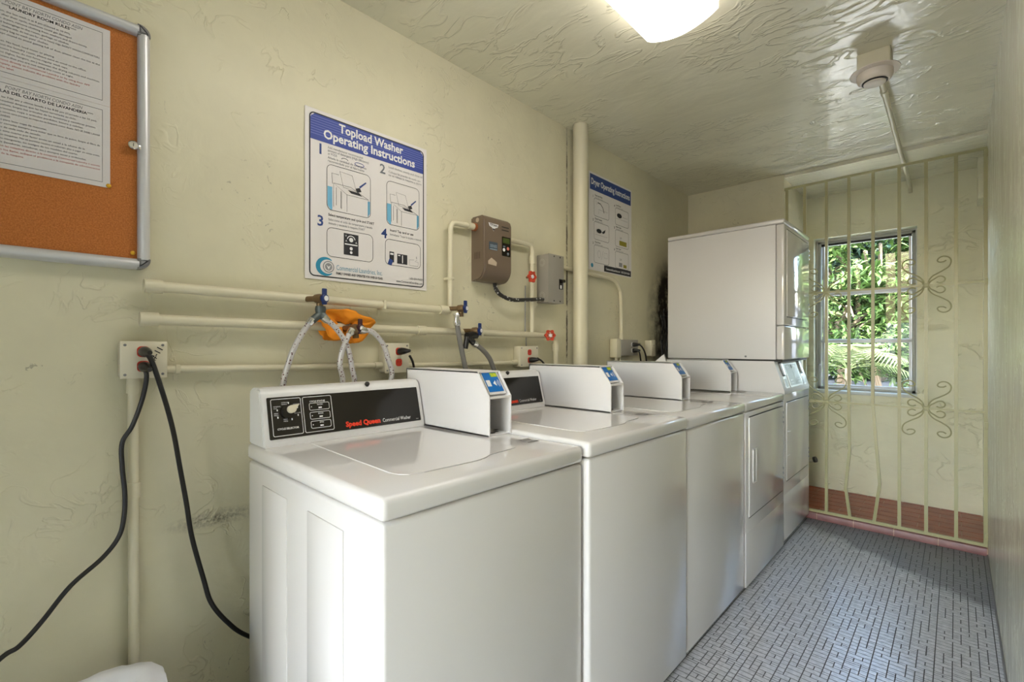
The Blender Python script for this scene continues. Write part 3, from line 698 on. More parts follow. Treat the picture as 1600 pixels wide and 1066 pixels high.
ES = ['Abierto 7 dias desde las 7:00 am y ultima lavada a las 8:00 pm (Cerrado a las 10 pm).', 'No deje ropa en las maquinas despues que las hayan terminado su ciclo.', 'Remueva siempre la pelusa, limpie los articulos de las lavadoras y secadoras pronto.', 'No dejar articulos personales, ropa o articulos perdidos, basura o colchas.', 'No use las maquinas para otros usos porque su ropa no se limpiara como desea. NO SE DEBE LAVAR', 'COBIJAS O FRAZADAS GRANDES.', 'No use bolsas de ropa para lavar ropa de mascotas.', 'Las puertas deben estar cerradas siempre para evitar que se llene de polvo, limpie el filtro de', 'cada secadora despues de cada ciclo de secado.', 'Para preguntas sobre este cuarto por favor envie un email a la oficina de la', 'asociacion. No mueva las maquinas. No se permite musica ni volumen alto o jugar en estas areas.', 'No mueva ni fuerce las mangueras, no cuelgue de los muebles del cuarto.', 'Mantenga las zonas de (lavadoras, secadoras, etc.) siempre secas y ordenadas.']
SR = ['Reporte problemas con las maquinas directo a la compania Commercial Laundry o usando', 'la aplicacion. Cuando los llame, indique el problema a la compania de administracion', 'junto con el numero de la maquina.']
for (z0, z1, head, body, redl, nm) in ((1.772, 1.966, '***LAUNDRY ROOM RULES***', EN, ER, 'white sheet of laundry rules in English in the notice cabinet, above the Spanish one'), (1.566, 1.7715, '***REGLAS DEL CUARTO DE LAVANDERIA***', ES, SR, 'white sheet of laundry rules in Spanish in the notice cabinet, below the English one')):
    t, Mp, pw, ph = paper_sheet('notice_sheet', -.098, .160, z0, z1, .0135, nm, 'notice'); bm = new_bm()
    strip(bm, [(.012, .012), (pw - .015, .012), (pw - .015, ph - .012), (.012, ph - .012)], .0011, Mp, 0, True)
    text_into(bm, head, .0092, pw * .515, ph - .034, Mp, 0, 'CENTER', .0002)
    for k, s in enumerate(body): text_into(bm, s, .0058, .016, ph - .046 - k * .0085, Mp, 0, 'LEFT', 0, min(pw - .036, .00255 * len(s)))
    obj('printed_text', bm, M_kprint, t)['kind'] = 'stuff'
    bm = new_bm(); text_into(bm, 'POINT BAY NORTH CONDO ASSN', .0105, pw * .545, ph - .024, Mp, 0, 'CENTER', .0001, .130, .25); obj('printed_heading', bm, M_gprint, t)['kind'] = 'stuff'
    bm = new_bm()
    for k, s in enumerate(redl): text_into(bm, s, .0058, .016, ph - .046 - (len(body) + k) * .0085, Mp, 0, 'LEFT', 0, min(pw - .036, .00265 * len(s)))
    obj('printed_red_text', bm, M_rprint, t)['kind'] = 'stuff'
for (y, z, s) in ((.157, 1.571, 'brass push pin at the lower corner of the Spanish rules sheet'), (.205, 1.408, 'brass push pin alone in the bottom corner of the cork panel')):
    bm = new_bm(); lathe(bm, (.0122, y, z), (1, 0, 0), [(0, .002), (.003, .0055), (.005, .005), (.0065, .002)], 12); tag(obj('push_pin', bm, M_gold), s, 'push pin', 'push pins in the cork')

# ------------------------------------------------------------------ posters
def machine_icon(bm, fills, x, y, s, Mp, hand=True):
    """line drawing: washer with the lid up and a hand loading it"""
    P = lambda *q: [(x + a * s, y + b * s) for a, b in q]; w = .0011
    strip(bm, P((.16, .10), (.16, .60), (.46, .42), (.46, .05)), w, Mp); strip(bm, P((.46, .42), (.97, .42), (.97, .05)), w, Mp); strip(bm, P((.16, .60), (.55, .60), (.97, .42)), w, Mp)
    strip(bm, P((.22, .52), (.22, .14)), w, Mp); strip(bm, P((.32, .47), (.32, .10)), w, Mp); strip(bm, P((.34, .46), (.34, .09)), w, Mp)
    strip(bm, P((.14, .58), (.12, .80), (.28, .80)), w, Mp); strip(bm, P((.30, .88), (.58, .86), (.68, .54), (.38, .56)), w, Mp, 0, True)
    poly(bm, P((.48, .53), (.74, .52), (.82, .46), (.56, .47)), Mp); poly(bm, P((.66, .60), (.76, .64), (.80, .56), (.70, .52)), Mp)
    poly(fills, P((.74, .66), (.90, .80), (.92, .78), (.77, .63)), Mp)
def poster_a():
    y0, y1, z0, z1 = .655, 1.148, 1.392, 1.968
    t, Mp, w, h = paper_sheet('washer_instruction_poster', y0, y1, z0, z1, .003, 'large white and blue poster of topload washer operating instructions', 'poster')
    k = bmesh.new(); g = bmesh.new(); b = bmesh.new(); te = bmesh.new(); wh = bmesh.new(); dk = bmesh.new(); st = bmesh.new()
    strip(k, rrect(.016, w - .016, .012, h - .014, .016), .0042, Mp, .0004, True)
    hb = h - .104
    band = [(.018, hb), (w - .018, hb), (w - .018, h - .030), (w - .032, h - .016), (.032, h - .016), (.018, h - .030)]
    poly(b, band, Mp, .0002)
    for q in range(8): strip(st, [(.019, h - .024 - q * .0085), (w - .019, h - .024 - q * .0085)], .0022, Mp, .0003)
    text_into(wh, 'Topload Washer', .043, w * .505, h - .052, Mp, .0007, 'CENTER', .0011, .262); text_into(wh, 'Operating Instructions', .043, w * .505, h - .089, Mp, .0007, 'CENTER', .0011, .372)
    for s, x, y in (('1', .040, h - .147), ('3', .040, h - .392), ('4', .285, h - .392)):
        q_ = new_bm(); text_into(q_, s, .050, x, y, Mp, .0003, 'LEFT', .001); obj('numeral', q_, mat('navy_print', s2l(40, 66, 130), .5), t, recalc=False)
    q_ = new_bm(); text_into(q_, '2', .050, .278, h - .150, Mp, .0003, 'LEFT', .0008); obj('numeral', q_, mat('slate_print', s2l(110, 116, 124), .5), t, recalc=False)
    for s, x, y in (('Add manufacturer recommended', .078, -.120), ('amount of detergent (High Efficiency)', .078, -.131), ('or PODS', .078, -.142), ('Añada la cantidad de detergente', .078, -.155), ('recomendada por el fabricante', .078, -.166), ('Load clothes, evenly and close lid', .316, -.122), ('Coloque las prendas de modo que', .316, -.140), ('no se rebase la maquina y cierre', .316, -.152)): text_into(g, s, .0118, x, h + y, Mp, .0003, 'LEFT', .0001, min(.155, .0047 * len(s)))
    for s, x, y in (('Select temperature and cycle and START', .080, -.352), ('Insert/ Tap card or use', .322, -.362)): text_into(k, s, .0125, x, h + y, Mp, .0003, 'LEFT', .0002, .0046 * len(s))
    for s, x, y in (('Seleccione el ciclo de temperatura y lavado', .080, -.368), ('deseado y encienda la maquina START', .080, -.381), ('Introduzca/ Toque la tarjeta o moneda', .322, -.378)): text_into(g, s, .0115, x, h + y, Mp, .0003, 'LEFT', .0001, .0039 * len(s))
    strip(b, [(.196 + .018 * math.cos(a * PI / 10), h - .145 + .006 * math.sin(a * PI / 10)) for a in range(20)], .002, Mp, .0003, True); strip(g, [(.140 + .012 * math.cos(a * PI / 8), h - .144 + .006 * math.sin(a * PI / 8)) for a in range(9)], .003, Mp, .0003)
    for (x0, x1, ya, yb) in ((.075, .240, h - .331, h - .174), (.308, .456, h - .337, h - .171), (.075, .250, h - .492, h - .392), (.302, .462, h - .491, h - .394)): strip(k, rrect(x0, x1, ya, yb, .018), .0016, Mp, .0004, True)
    sk = bmesh.new()
    for (x0, x1, ya, yb) in ((.076, .239, h - .330, h - .250), (.309, .455, h - .336, h - .258)):
        poly(sk, [(x0 + .012, ya + .001), (x0 + .018, ya + .001), (x0 + .018, yb), (x0 + .001, yb), (x0 + .001, ya + .014)], Mp, .0002); poly(sk, [(x1 - .010, ya + .002), (x1 - .001, ya + .016), (x1 - .001, yb - .02), (x1 - .010, yb - .02)], Mp, .0002)
    machine_icon(k, dk, .072, h - .334, .165, Mp @ Matrix.Translation((0, 0, .0005))); machine_icon(k, dk, .304, h - .340, .150, Mp @ Matrix.Translation((0, 0, .0005)))
    poly(k, [(.136, h - 0.478), (.192, h - 0.478), (.192, h - 0.402), (.136, h - 0.402)], Mp, .0005)
    for (x, y, r) in ((.164, -.423, .008), (.164, -.454, .006), (.164, -.468, .005)): disc(wh, x, h + y, r, Mp, .0007, 12)
    strip(wh, [(.164 + .015 * math.cos(math.radians(a)), h - 0.424 + .015 * math.sin(math.radians(a))) for a in range(10, 171, 20)], .003, Mp, .0007); poly(wh, [(.140, h - 0.442), (.188, h - 0.442), (.188, h - 0.438), (.140, h - 0.438)], Mp, .0007)
    for s, x, y in (('V', .141, -.414), ('A', .180, -.434), ('A', .142, -.432)): text_into(wh, s, .010, x, h + y, Mp, .0007)
    poly(k, [(.320, h - 0.480), (.340, h - 0.480), (.340, h - 0.440), (.320, h - 0.440)], Mp, .0005); poly(wh, [(.323, h - 0.452), (.337, h - 0.452), (.337, h - 0.445), (.323, h - 0.445)], Mp, .0007)
    poly(dk, [(.312, h - 0.488), (.328, h - 0.494), (.336, h - 0.474), (.320, h - 0.466)], Mp, .0008)
    poly(k, [(.354, h - 0.482), (.400, h - 0.482), (.400, h - 0.444), (.354, h - 0.444)], Mp, .0005); strip(wh, [(.378, h - 0.478), (.378, h - 0.448)], .004, Mp, .0007); strip(wh, [(.358, h - 0.450), (.368, h - 0.450)], .004, Mp, .0007)
    strip(g, [(.410, h - 0.460), (.410, h - 0.482), (.450, h - 0.482), (.452, h - 0.466), (.436, h - 0.464), (.446, h - 0.456)], .0014, Mp, .0005); strip(g, [(.410, h - 0.460), (.432, h - 0.458)], .0014, Mp, .0005); text_into(g, '$', .012, .440, h - 0.452, Mp, .0005)
    # footer: crescent emblem and company lines
    cx, cy, R = .070, .047, .034
    cres = [(cx + R * math.cos(math.radians(a)), cy + R * .95 * math.sin(math.radians(a))) for a in range(50, 311, 13)] + [(cx + .008 + R * .78 * math.cos(math.radians(a)), cy + R * .72 * math.sin(math.radians(a))) for a in range(305, 54, -13)]
    poly(te, cres, Mp, .0004)
    strip(g, [(cx + .011 + .0185 * math.cos(q * PI / 9), cy + .0185 * math.sin(q * PI / 9)) for q in range(18)], .0035, Mp, .0004, True)
    disc(g, cx + .011, cy, .013, Mp, .0003, 16); poly(wh, [(cx + .003, cy + .006), (cx + .011, cy - .010), (cx + .019, cy + .006), (cx + .011, cy)], Mp, .0006)
    text_into(te, 'Commercial Laundries, Inc.', 0.0255, .108, .040, Mp, .0004, 'LEFT', -.0002, .180); text_into(k, 'FAMILY OWNED AND OPERATED FOR OVER 50 YEARS', .0118, .108, .024, Mp, .0004, 'LEFT', .0003, .182)
    text_into(k, '1-855-254-WASH', .0125, .407, .038, Mp, .0004, 'LEFT', 0, .064); text_into(k, 'www.CommercialLaundries.com', .0125, .350, .022, Mp, .0004, 'LEFT', .0001, .122)
    for nm, bm_, m_ in (('printed_black', k, M_kprint), ('printed_grey', g, M_gprint), ('header_band', b, M_bprint), ('header_stripes', st, mat('light_blue_print', s2l(100, 112, 190), .5)), ('printed_navy', dk, mat('navy_print', s2l(40, 66, 130), .5)), ('emblem', te, M_tealp), ('printed_white', wh, M_wprint), ('printed_pale_blue', sk, M_skyp)):
        o = obj(nm, bm_, m_, t, recalc=False)
        if nm.startswith('printed') or nm.endswith('stripes'): o['kind'] = 'stuff'
poster_a()
def poster_b():
    y0, y1, z0, z1 = 2.312, 2.812, 1.622, 2.205
    t, Mp, w, h = paper_sheet('dryer_instruction_poster', y0, y1, z0, z1, .003, 'narrow-looking white poster of dryer operating instructions with navy header beside the vertical pipe', 'poster')
    k = bmesh.new(); g = bmesh.new(); b = bmesh.new(); wh = bmesh.new(); ol = bmesh.new()
    poly(b, [(.012, h - .105), (w - .010, h - .105), (w - .010, h - .012), (.012, h - .012)], Mp, .0003)
    text_into(wh, 'Dryer Operating Instructions', .052, w * .5, h - .072, Mp, .0006, 'CENTER', .0012, .45)
    cells = [(.055, h - .255), (.055, h - .395), (.055, h - .535), (.295, h - .262), (.295, h - .400), (.295, h - .538)]
    heads = ['Clean Lint Filter', 'Check Pockets', 'Close Door', 'Load Dryer', 'Select Cycle', 'Insert Card']
    for n_, ((x, y), s) in enumerate(zip(cells, heads)):
        strip(k, rrect(x, x + .165, y, y + .105, .014), .0018, Mp, .0004, True); text_into(k, s, .013, x + .008, y + .120, Mp, .0004, 'LEFT', .0003); text_into(k, str(n_ + 1), .020, x - .014, y + .108, Mp, .0004, 'LEFT', .0004); text_into(g, 'instrucciones en espanol', .009, x + .008, y + .109, Mp, .0004, 'LEFT', .0001)
    x, y = cells[0]; strip(k, [(x + .04, y + .085), (x + .07, y + .082), (x + .095, y + .065), (x + .11, y + .035)], .005, Mp, .0005); strip(g, [(x + .05, y + .02), (x + .05, y + .045), (x + .15, y + .045)], .0014, Mp, .0005); strip(g, [(x + .02, y + .095), (x + .03, y + .07), (x + .045, y + .09)], .0016, Mp, .0005)
    x, y = cells[1]; disc(k, x + .055, y + .055, .028, Mp, .0005, 14, .013); poly(k, [(x + .085, y + .052), (x + .125, y + .075), (x + .12, y + .055), (x + .10, y + .045)], Mp, .0005); strip(g, [(x + .01, y + .03), (x + .15, y + .03)], .0014, Mp, .0005)
    x, y = cells[2]; strip(g, [(x + .055 + .016 * math.cos(q), y + .055 + .022 * math.sin(q)) for q in [i * PI / 8 for i in range(16)]], .0016, Mp, .0005, True); strip(g, [(x + .10, y + .08), (x + .08, y + .025)], .0016, Mp, .0005); strip(g, [(x + .11, y + .04), (x + .15, y + .04), (x + .15, y + .07), (x + .11, y + .07)], .0014, Mp, .0005, True)
    x, y = cells[3]; disc(k, x + .05, y + .062, .030, Mp, .0005, 14, .015); strip(g, [(x + .01, y + .04), (x + .15, y + .04)], .0014, Mp, .0005); strip(g, [(x + .09, y + .06), (x + .15, y + .06)], .0014, Mp, .0005)
    x, y = cells[4]; poly(ol, [(x + .05, y + .012), (x + .14, y + .012), (x + .14, y + .042), (x + .05, y + .042)], Mp, .0005); text_into(k, '2 9', .018, x + .055, y + .052, Mp, .0005)
    x, y = cells[5]; poly(ol, [(x + .10, y + .010), (x + .14, y + .010), (x + .14, y + .030), (x + .10, y + .030)], Mp, .0005); poly(g, [(x + .045, y + .012), (x + .085, y + .012), (x + .085, y + .038), (x + .045, y + .038)], Mp, .0005); text_into(k, '2 9', .018, x + .055, y + .052, Mp, .0005)
    poly(k, [(.165, .006), (w - .008, .006), (w - .008, .044), (.165, .044)], Mp, .0004); text_into(wh, 'CommercialLaundries.com  1-855-254-WASH', .018, .185, .018, Mp, .0007, 'LEFT', .0004, .29)
    em = new_bm(); disc(em, .035, .028, .013, Mp, .0003, 14); obj('emblem', em, M_tealp, t, recalc=False)
    for nm, bm_, m_ in (('printed_black', k, M_kprint), ('printed_grey', g, M_gprint), ('header_band', b, mat('navy_print', s2l(40, 66, 130), .5)), ('printed_white', wh, M_wprint), ('printed_olive', ol, M_olive)):
        o = obj(nm, bm_, m_, t, recalc=False)
        if nm.startswith('printed'): o['kind'] = 'stuff'
poster_b()

# ------------------------------------------------------------------ pipes and conduits on the left wall
def pipe_thing(name, pts, r, label, cat='pipe', m=None, clips=(), caps=(), sub=1, group=None):
    t = thing(name, label, cat, tuple(pts[0]), group); bm = new_bm(); tube(bm, pts, r, 14, sub); obj('pipe_run', bm, m or M_pipe, t)
    for c, d in caps:
        bm = new_bm(); c = Vector(c); d = Vector(d); cyl(bm, c - d * .02, c + d * .02, r * 1.28, n=14); obj('coupling', bm, m or M_pipe, t)
    for (c, ax) in clips:
        c = Vector(c); bm = new_bm(); w = r * 1.15
        if ax == 'y': box(bm, 0.001, c.x + w, c.y - .006, c.y + .006, c.z - w, c.z + w, r=.003); box(bm, .0005, .004, c.y - .006, c.y + .006, c.z - w - .02, c.z + w, r=.001)
        else: box(bm, 0.001, c.x + w, c.y - w, c.y + w, c.z - .006, c.z + .006, r=.003); box(bm, .0005, .004, c.y - w, c.y + w + .02, c.z - .006, c.z + .006, r=.001)
        obj('clip', bm, m or M_pipe, t)
    return t
PX = .034
pipe_thing('water_pipe', [(PX, .226, 1.323), (PX, 1.245, 1.316)], .0145, 'cream painted water pipe, upper of the two long ones below the posters', caps=[((PX, .245, 1.323), (0, 1, 0)), ((PX, 1.21, 1.316), (0, 1, 0))], clips=[((PX, .93, 1.318), 'y')])
pipe_thing('water_pipe', [(PX, .217, 1.235), (PX, 1.925, 1.222), (PX, 1.945, 1.218), (PX, 1.958, 1.205), (PX, 1.962, 1.185), (PX, 1.962, .70)], .0145, 'cream painted water pipe, lower of the two long ones, turning down beside the vertical pipe', caps=[((PX, .236, 1.235), (0, 1, 0)), ((PX, 1.10, 1.228), (0, 1, 0)), ((PX, 1.962, 1.16), (0, 0, 1))], clips=[((PX, 1.42, 1.226), 'y'), ((PX, 1.962, 1.05), 'z')])
pipe_thing('conduit', [(.022, .272, 1.102), (.022, .60, 1.096), (.022, .930, 1.094)], .0105, 'thin cream conduit running from the outlet box with black cords to the next outlet box', 'conduit', clips=[((.022, .30, 1.102), 'y')], caps=[((.022, .92, 1.094), (0, 1, 0))])
pipe_thing('conduit', [(.022, 1.035, 1.090), (.022, 1.35, 1.087), (.022, 1.668, 1.086)], .0105, 'thin cream conduit between two outlet boxes, half hidden by a payment box', 'conduit', caps=[((.022, 1.652, 1.086), (0, 1, 0))])
pipe_thing('conduit', [(.022, .205, 1.078), (.022, .206, .02)], .0115, 'thin cream vertical conduit dropping to the floor from the outlet box with black cords', 'conduit', caps=[((.022, .205, 1.062), (0, 0, 1)), ((.022, .206, .79), (0, 0, 1))])
SY = LW(907, 400, .071).y
pipe_thing('drain_stack', [(.071, SY, 0), (.071, SY, CEIL)], .041, 'thick cream painted vertical pipe rising from floor to ceiling', 'pipe')
# small water pipes to and from the heater
pipe_thing('heater_inlet_pipe', [(.030, 1.250, 1.320), (.030, 1.252, 1.660), (.030, 1.256, 1.676), (.030, 1.266, 1.686), (.030, 1.282, 1.690), (.030, 1.392, 1.694)], .0115, 'slim cream pipe bending up from the upper water pipe into the brown heater', caps=[((.030, 1.366, 1.693), (0, 1, 0))], clips=[((.030, 1.251, 1.45), 'z')])
pipe_thing('heater_outlet_pipe', [(.030, 1.556, 1.672), (.030, 1.745, 1.674), (.030, 1.762, 1.670), (.030, 1.772, 1.660), (.030, 1.776, 1.644), (.030, 1.774, 1.222)], .0115, 'slim cream pipe bending down from the brown heater to the lower water pipe', caps=[((.030, 1.776, 1.60), (0, 0, 1))])
pipe_thing('thin_wire', [(.008, 1.748, 1.47), (.007, 1.748, 1.24)], .003, 'thin dark wire hanging beside the slim heater pipe', 'wire', m=M_gprint)
pipe_thing('thin_wire', [(.006, 1.756, 1.216), (.006, 1.757, 1.16)], .0025, 'short thin wire between the lower water pipe and an outlet box', 'wire', m=M_gprint)
pipe_thing('conduit', [(.0145, 1.974, 1.600), (.0145, 2.20, 1.594), (.0145, 2.32, 1.592), (.022, 2.48, 1.590), (.030, 2.56, 1.575), (.030, 2.61, 1.535), (.030, 2.632, 1.47), (.030, 2.636, 1.20)], .0125, 'cream conduit curving from the grey switch box down to the grey outlet box', 'conduit', sub=5, caps=[((.030, 2.636, 1.215), (0, 0, 1))])
def wheel_valve(c, label, nrm=(1, 0, 0)):
    t = thing('valve_handle', label, 'valve', c); c = Vector(c); n = Vector(nrm).normalized()
    bm = new_bm(); cyl(bm, c - n * .035, c + n * .004, .006, n=10); obj('stem', bm, M_brass, t)
    u, v = frame_for(n); bm = new_bm(); pts = []
    prof = []
    for i in range(48):
        a = 2 * PI * i / 48; r = .027 + .0035 * math.cos(6 * a); prof.append((r * math.cos(a), r * math.sin(a)))
    inner = [(.018 * math.cos(2 * PI * i / 48), .018 * math.sin(2 * PI * i / 48)) for i in range(48)]
    Mv = Matrix(((u.x, v.x, n.x, c.x), (u.y, v.y, n.y, c.y), (u.z, v.z, n.z, c.z), (0, 0, 0, 1)))
    vs = [[bm.verts.new(Mv @ Vector((x, y, z))) for x, y in q] for q, z in ((prof, -.005), (prof, .005), (inner, .005), (inner, -.005))]
    for i in range(4): bridge(bm, vs[i], vs[(i + 1) % 4])
    for k in range(6):
        a = 2 * PI * k / 6; cyl(bm, Mv @ Vector((.006 * math.cos(a), .006 * math.sin(a), 0)), Mv @ Vector((.020 * math.cos(a), .020 * math.sin(a), 0)), .004, n=8)
    obj('wheel', bm, M_redp, t)
    bm = new_bm(); lathe(bm, c - n * .004, n, [(0, .010), (.010, .009), (.011, .004)], 14); obj('hub', bm, M_wprint, t)
wheel_valve((.075, 1.722, 1.505), 'round red valve wheel below the slim pipe leaving the brown heater')
wheel_valve((.070, 1.868, 1.222), 'round red valve wheel at the end of the lower long water pipe', (1, -.5, 0))

# ------------------------------------------------------------------ brown water heater, switch box and cable
t = thing('water_heater', 'brown wall-mounted electric water heater with curved cover and small keypad', 'water heater', (0, 1.38, 1.455))
hy0, hy1, hz0, hz1, hx = 1.392, 1.566, 1.456, 1.742, .090
prof = [(.004, hz0), (.030, hz0)] + [(hx - .055 + .055 * math.sin(math.radians(a)), hz0 + .060 - .060 * math.cos(math.radians(a))) for a in range(0, 91, 10)] + [(hx, hz1 - .030), (hx - .006, hz1 - .012), (hx - .022, hz1), (.004, hz1)]
bm = new_bm(); prism(bm, prof, -(hy1 - hy0), basis((0, hy0, 0), (1, 0, 0), (0, 0, 1))); bmesh.ops.recalc_face_normals(bm, faces=bm.faces)
bmesh.ops.bevel(bm, geom=[e for e in bm.edges if abs(e.verts[0].co.y - e.verts[1].co.y) < 1e-5 and max(v.co.x for v in e.verts) > .03], offset=.007, segments=3, affect='EDGES')
obj('cover', bm, M_brown, t)
bbox_('back_plate', (.0, .005, hy0 + .001, hy1 - .001, hz0 - .005, hz1 - .01), M_ivory, t)
Mh = UV((hx + .0006, hy0, hz0)); hw, hh = hy1 - hy0, hz1 - hz0
bm = new_bm(); prism(bm, rrect(.106, .160, .118, .205, .003), .0015, Mh); kp = obj('keypad', bm, M_black, t)
bm = new_bm(); poly(bm, [(.111, .176), (.155, .176), (.155, .200), (.111, .200)], Mh, .0018); obj('display', bm, mat('dim_green_display', s2l(70, 84, 36), .3), kp)
bm = new_bm(); disc(bm, .118, .146, .008, Mh, .0018); obj('white_key', bm, M_wprint, kp)
bm = new_bm(); disc(bm, .144, .154, .008, Mh, .0018); obj('red_key', bm, mat('salmon_key', s2l(210, 120, 105), .4), kp)
bm = new_bm(); disc(bm, .144, .130, .007, Mh, .0018); poly(bm, [(.112, .158), (.126, .158), (.126, .164), (.112, .164)], Mh, .0018); obj('grey_key', bm, mat('steel_key', s2l(110, 118, 125), .4), kp)
bm = new_bm(); prism(bm, rrect(.026, .078, .135, .170, .003), .0012, Mh); lb = obj('name_label', bm, mat('slate_label', s2l(70, 82, 92), .4), t)
bm = new_bm(); poly(bm, [(.030, .136), (.074, .136), (.074, .140), (.030, .140)], Mh, .0016); text_into(bm, 'SERIES', .018, .031, .146, Mh, .0016, 'LEFT', .0003, .042); obj('label_print', bm, mat('pale_slate_print', s2l(150, 165, 176), .4), lb)
bm = new_bm(); poly(bm, [(.022, .252), (.084, .252), (.078, .238), (.064, .234), (.053, .218), (.042, .234), (.028, .238)], Mh, .0009); em = obj('emblem', bm, M_wprint, t, recalc=False)
bm = new_bm(); text_into(bm, 'TITAN', .013, .053, .2405, Mh, .0014, 'CENTER', .0005, .046); poly(bm, [(.044, .230), (.062, .230), (.053, .220)], Mh, .0014); obj('emblem_print', bm, M_kprint, em)
bm = new_bm()
for z in (.246, .232): poly(bm, [(.104, z), (.150, z), (.150, z + .004), (.104, z + .004)], Mh, .0008)
obj('vent_slot', bm, M_dark, t, recalc=False)
bm = new_bm(); poly(bm, [(.020, .070), (.070, .066), (.074, .082), (.062, .090), (.040, .100), (.030, .092), (.020, .084)], Mh, .0008); obj('sticker', bm, mat('tan_sticker', s2l(190, 172, 150), .5), t, recalc=False)
Ms = basis((0, hy0 - .0006, hz0), (1, 0, 0), (0, 0, 1))
bm = new_bm()
for q in range(4): poly(bm, [(.026 + q * .010, .095), (.031 + q * .010, .095), (.031 + q * .010, .125), (.026 + q * .010, .125)], Ms, .0004)
obj('side_vent', bm, mat('dark_brown', s2l(84, 66, 52), .5), t, recalc=False)
bm = new_bm(); cyl(bm, (.030, hy0 - .012, 1.693), (.030, hy0 + .002, 1.693), .018, n=12); obj('pipe_fitting', bm, mat('rusty_brass', s2l(150, 88, 52), .5), t)
bm = new_bm(); cyl(bm, (.045, hy0 - .002, 1.722), (.045, hy0, 1.722), .010, n=12); obj('round_plug', bm, mat('tan_sticker', s2l(190, 172, 150), .5), t)

t = thing('switch_box', 'grey metal switch box with a black toggle, right of the brown heater', 'switch box', (0, 1.83, 1.39))
gy0, gy1, gz0, gz1, gx = 1.846, 1.972, 1.390, 1.636, .078
bbox_('body', (0, gx - .003, gy0, gy1, gz0, gz1), M_grey, t, r=.002); bbox_('cover', (gx - .003, gx, gy0 - .001, gy1 + .002, gz0 - .001, gz1 + .002), M_grey, t, r=.001)
bbox_('switch_plate', (gx, gx + .002, gy0 + .086, gy0 + .118, gz0 + .072, gz0 + .126), M_black, t, r=.001)
bm = new_bm(); box(bm, gx, gx + .018, gy0 + .100, gy0 + .122, gz0 + .108, gz0 + .124, r=.004); obj('toggle', bm, M_black, t); bbox_('switch_window', (gx + .002, gx + .0028, gy0 + .094, gy0 + .105, gz0 + .076, gz0 + .094), M_wprint, t)
for (a, b) in ((.045, .238), (.095, .238), (.045, .010), (.095, .010)):
    bm = new_bm(); lathe(bm, (gx - .001, gy0 + a, gz0 + b), (1, 0, 0), [(0, .004), (.002, .004), (.003, .002)], 10); obj('screw', bm, M_dark, t)
for z in (gz0 + .205, gz0 + .036):
    bm = new_bm()
    for r in (.018, .012): strip(bm, [(.036 + r * math.cos(q * PI / 10), z + r * math.sin(q * PI / 10)) for q in range(20)], .002, basis((0, gy0 - .0005, 0), (1, 0, 0), (0, 0, 1)), 0.0004, True)
    obj('knockout', bm, mat('knockout_ring', s2l(176, 170, 160), .4), t, recalc=False)
bm = new_bm(); tube(bm, [(.030, 1.512, 1.458), (.036, 1.514, 1.430), (.048, 1.535, 1.402), (.058, 1.60, 1.385), (.060, 1.70, 1.392), (.054, 1.80, 1.402), (.040, 1.848, 1.406)], .0095, 10)
def cable_mat():
    m = mat('armoured_cable', (.03, .03, .03), .4); n = N(m, 'ShaderNodeTexVoronoi', Scale=60.0); L(m, coords(m), n.inputs['Vector']); L(m, ramp(m, n.outputs[0], [(.22, (.6, .6, .58)), (.3, (.02, .018, .016))]), bsdf(m).inputs['Base Color']); return m
tag(obj('power_cable', bm, cable_mat()), 'short black armoured cable drooping between the brown heater and the grey switch box', 'cable')

# ------------------------------------------------------------------ outlet boxes
def outlet_box(y0, y1, z0, z1, d, label, sockets, m=M_ivory, face=None, bolts=True):
    t = thing('outlet_box', label, 'outlet box', (0, y0, z0)); bm = new_bm(); box(bm, 0, d, y0, y1, z0, z1, r=.006, seg=3); obj('box', bm, m, t)
    bm = new_bm(); box(bm, d - .001, d + .003, y0 - .001, y1 + .001, z0 - .001, z1 + .001, r=.002); obj('cover_plate', bm, face or m, t)
    for (sy, sz, sm) in sockets:
        bm = new_bm(); prism(bm, rrect(sy - .013, sy + .013, sz - .014, sz + .014, .009), .002, UV((d + .0028, 0, 0))); s = obj('socket', bm, sm, t)
        bm = new_bm()
        for q in (-.005, .005): box(bm, d + .0047, d + .0052, sy + q - .0008, sy + q + .0008, sz - .001, sz + .007)
        obj('socket_slots', bm, M_dark, s)
    if bolts:
        for (a, b) in ((y0 + .009, z0 + .009), (y1 - .009, z0 + .009), (y0 + .009, z1 - .009), (y1 - .009, z1 - .009)):
            bm = new_bm(); lathe(bm, (d + .002, a, b), (1, 0, 0), [(0, .0035), (.0016, .0035), (.002, .002)], 8); obj('screw', bm, M_cap, t)
    return t
t = outlet_box(.176, .272, 1.082, 1.176, .045, 'cream outlet box with red sockets and two black cords plugged in', [(.222, 1.150, M_rout), (.222, 1.112, M_rout)])
Mo = UV((.0488, .245, 1.126)) @ Matrix.Rotation(math.radians(58), 4, 'Z'); bm = new_bm(); text_into(bm, '#-11', .020, 0, 0, Mo, 0, 'LEFT', .0003); obj('handwriting', bm, M_kprint, t, recalc=False)
outlet_box(.930, 1.034, 1.066, 1.176, .045, 'cream outlet box with red sockets behind the braided hoses', [(.988, 1.146, M_rout), (.988, 1.104, M_rout)])
outlet_box(1.668, 1.800, 1.066, 1.166, .045, 'cream outlet box with one red socket free, above the middle washer', [(1.735, 1.136, M_rout), (1.735, 1.098, M_rout)])
t = outlet_box(2.592, 2.800, 1.108, 1.208, .055, 'grey metal outlet box with white sockets and two black plugs near the stacked dryers', [(2.725, 1.178, M_wprint), (2.725, 1.140, M_wprint)], m=M_grey, bolts=False)
bbox_('conduit_body', (.004, .056, 2.540, 2.594, 1.096, 1.214), M_pipe, t, r=.006)
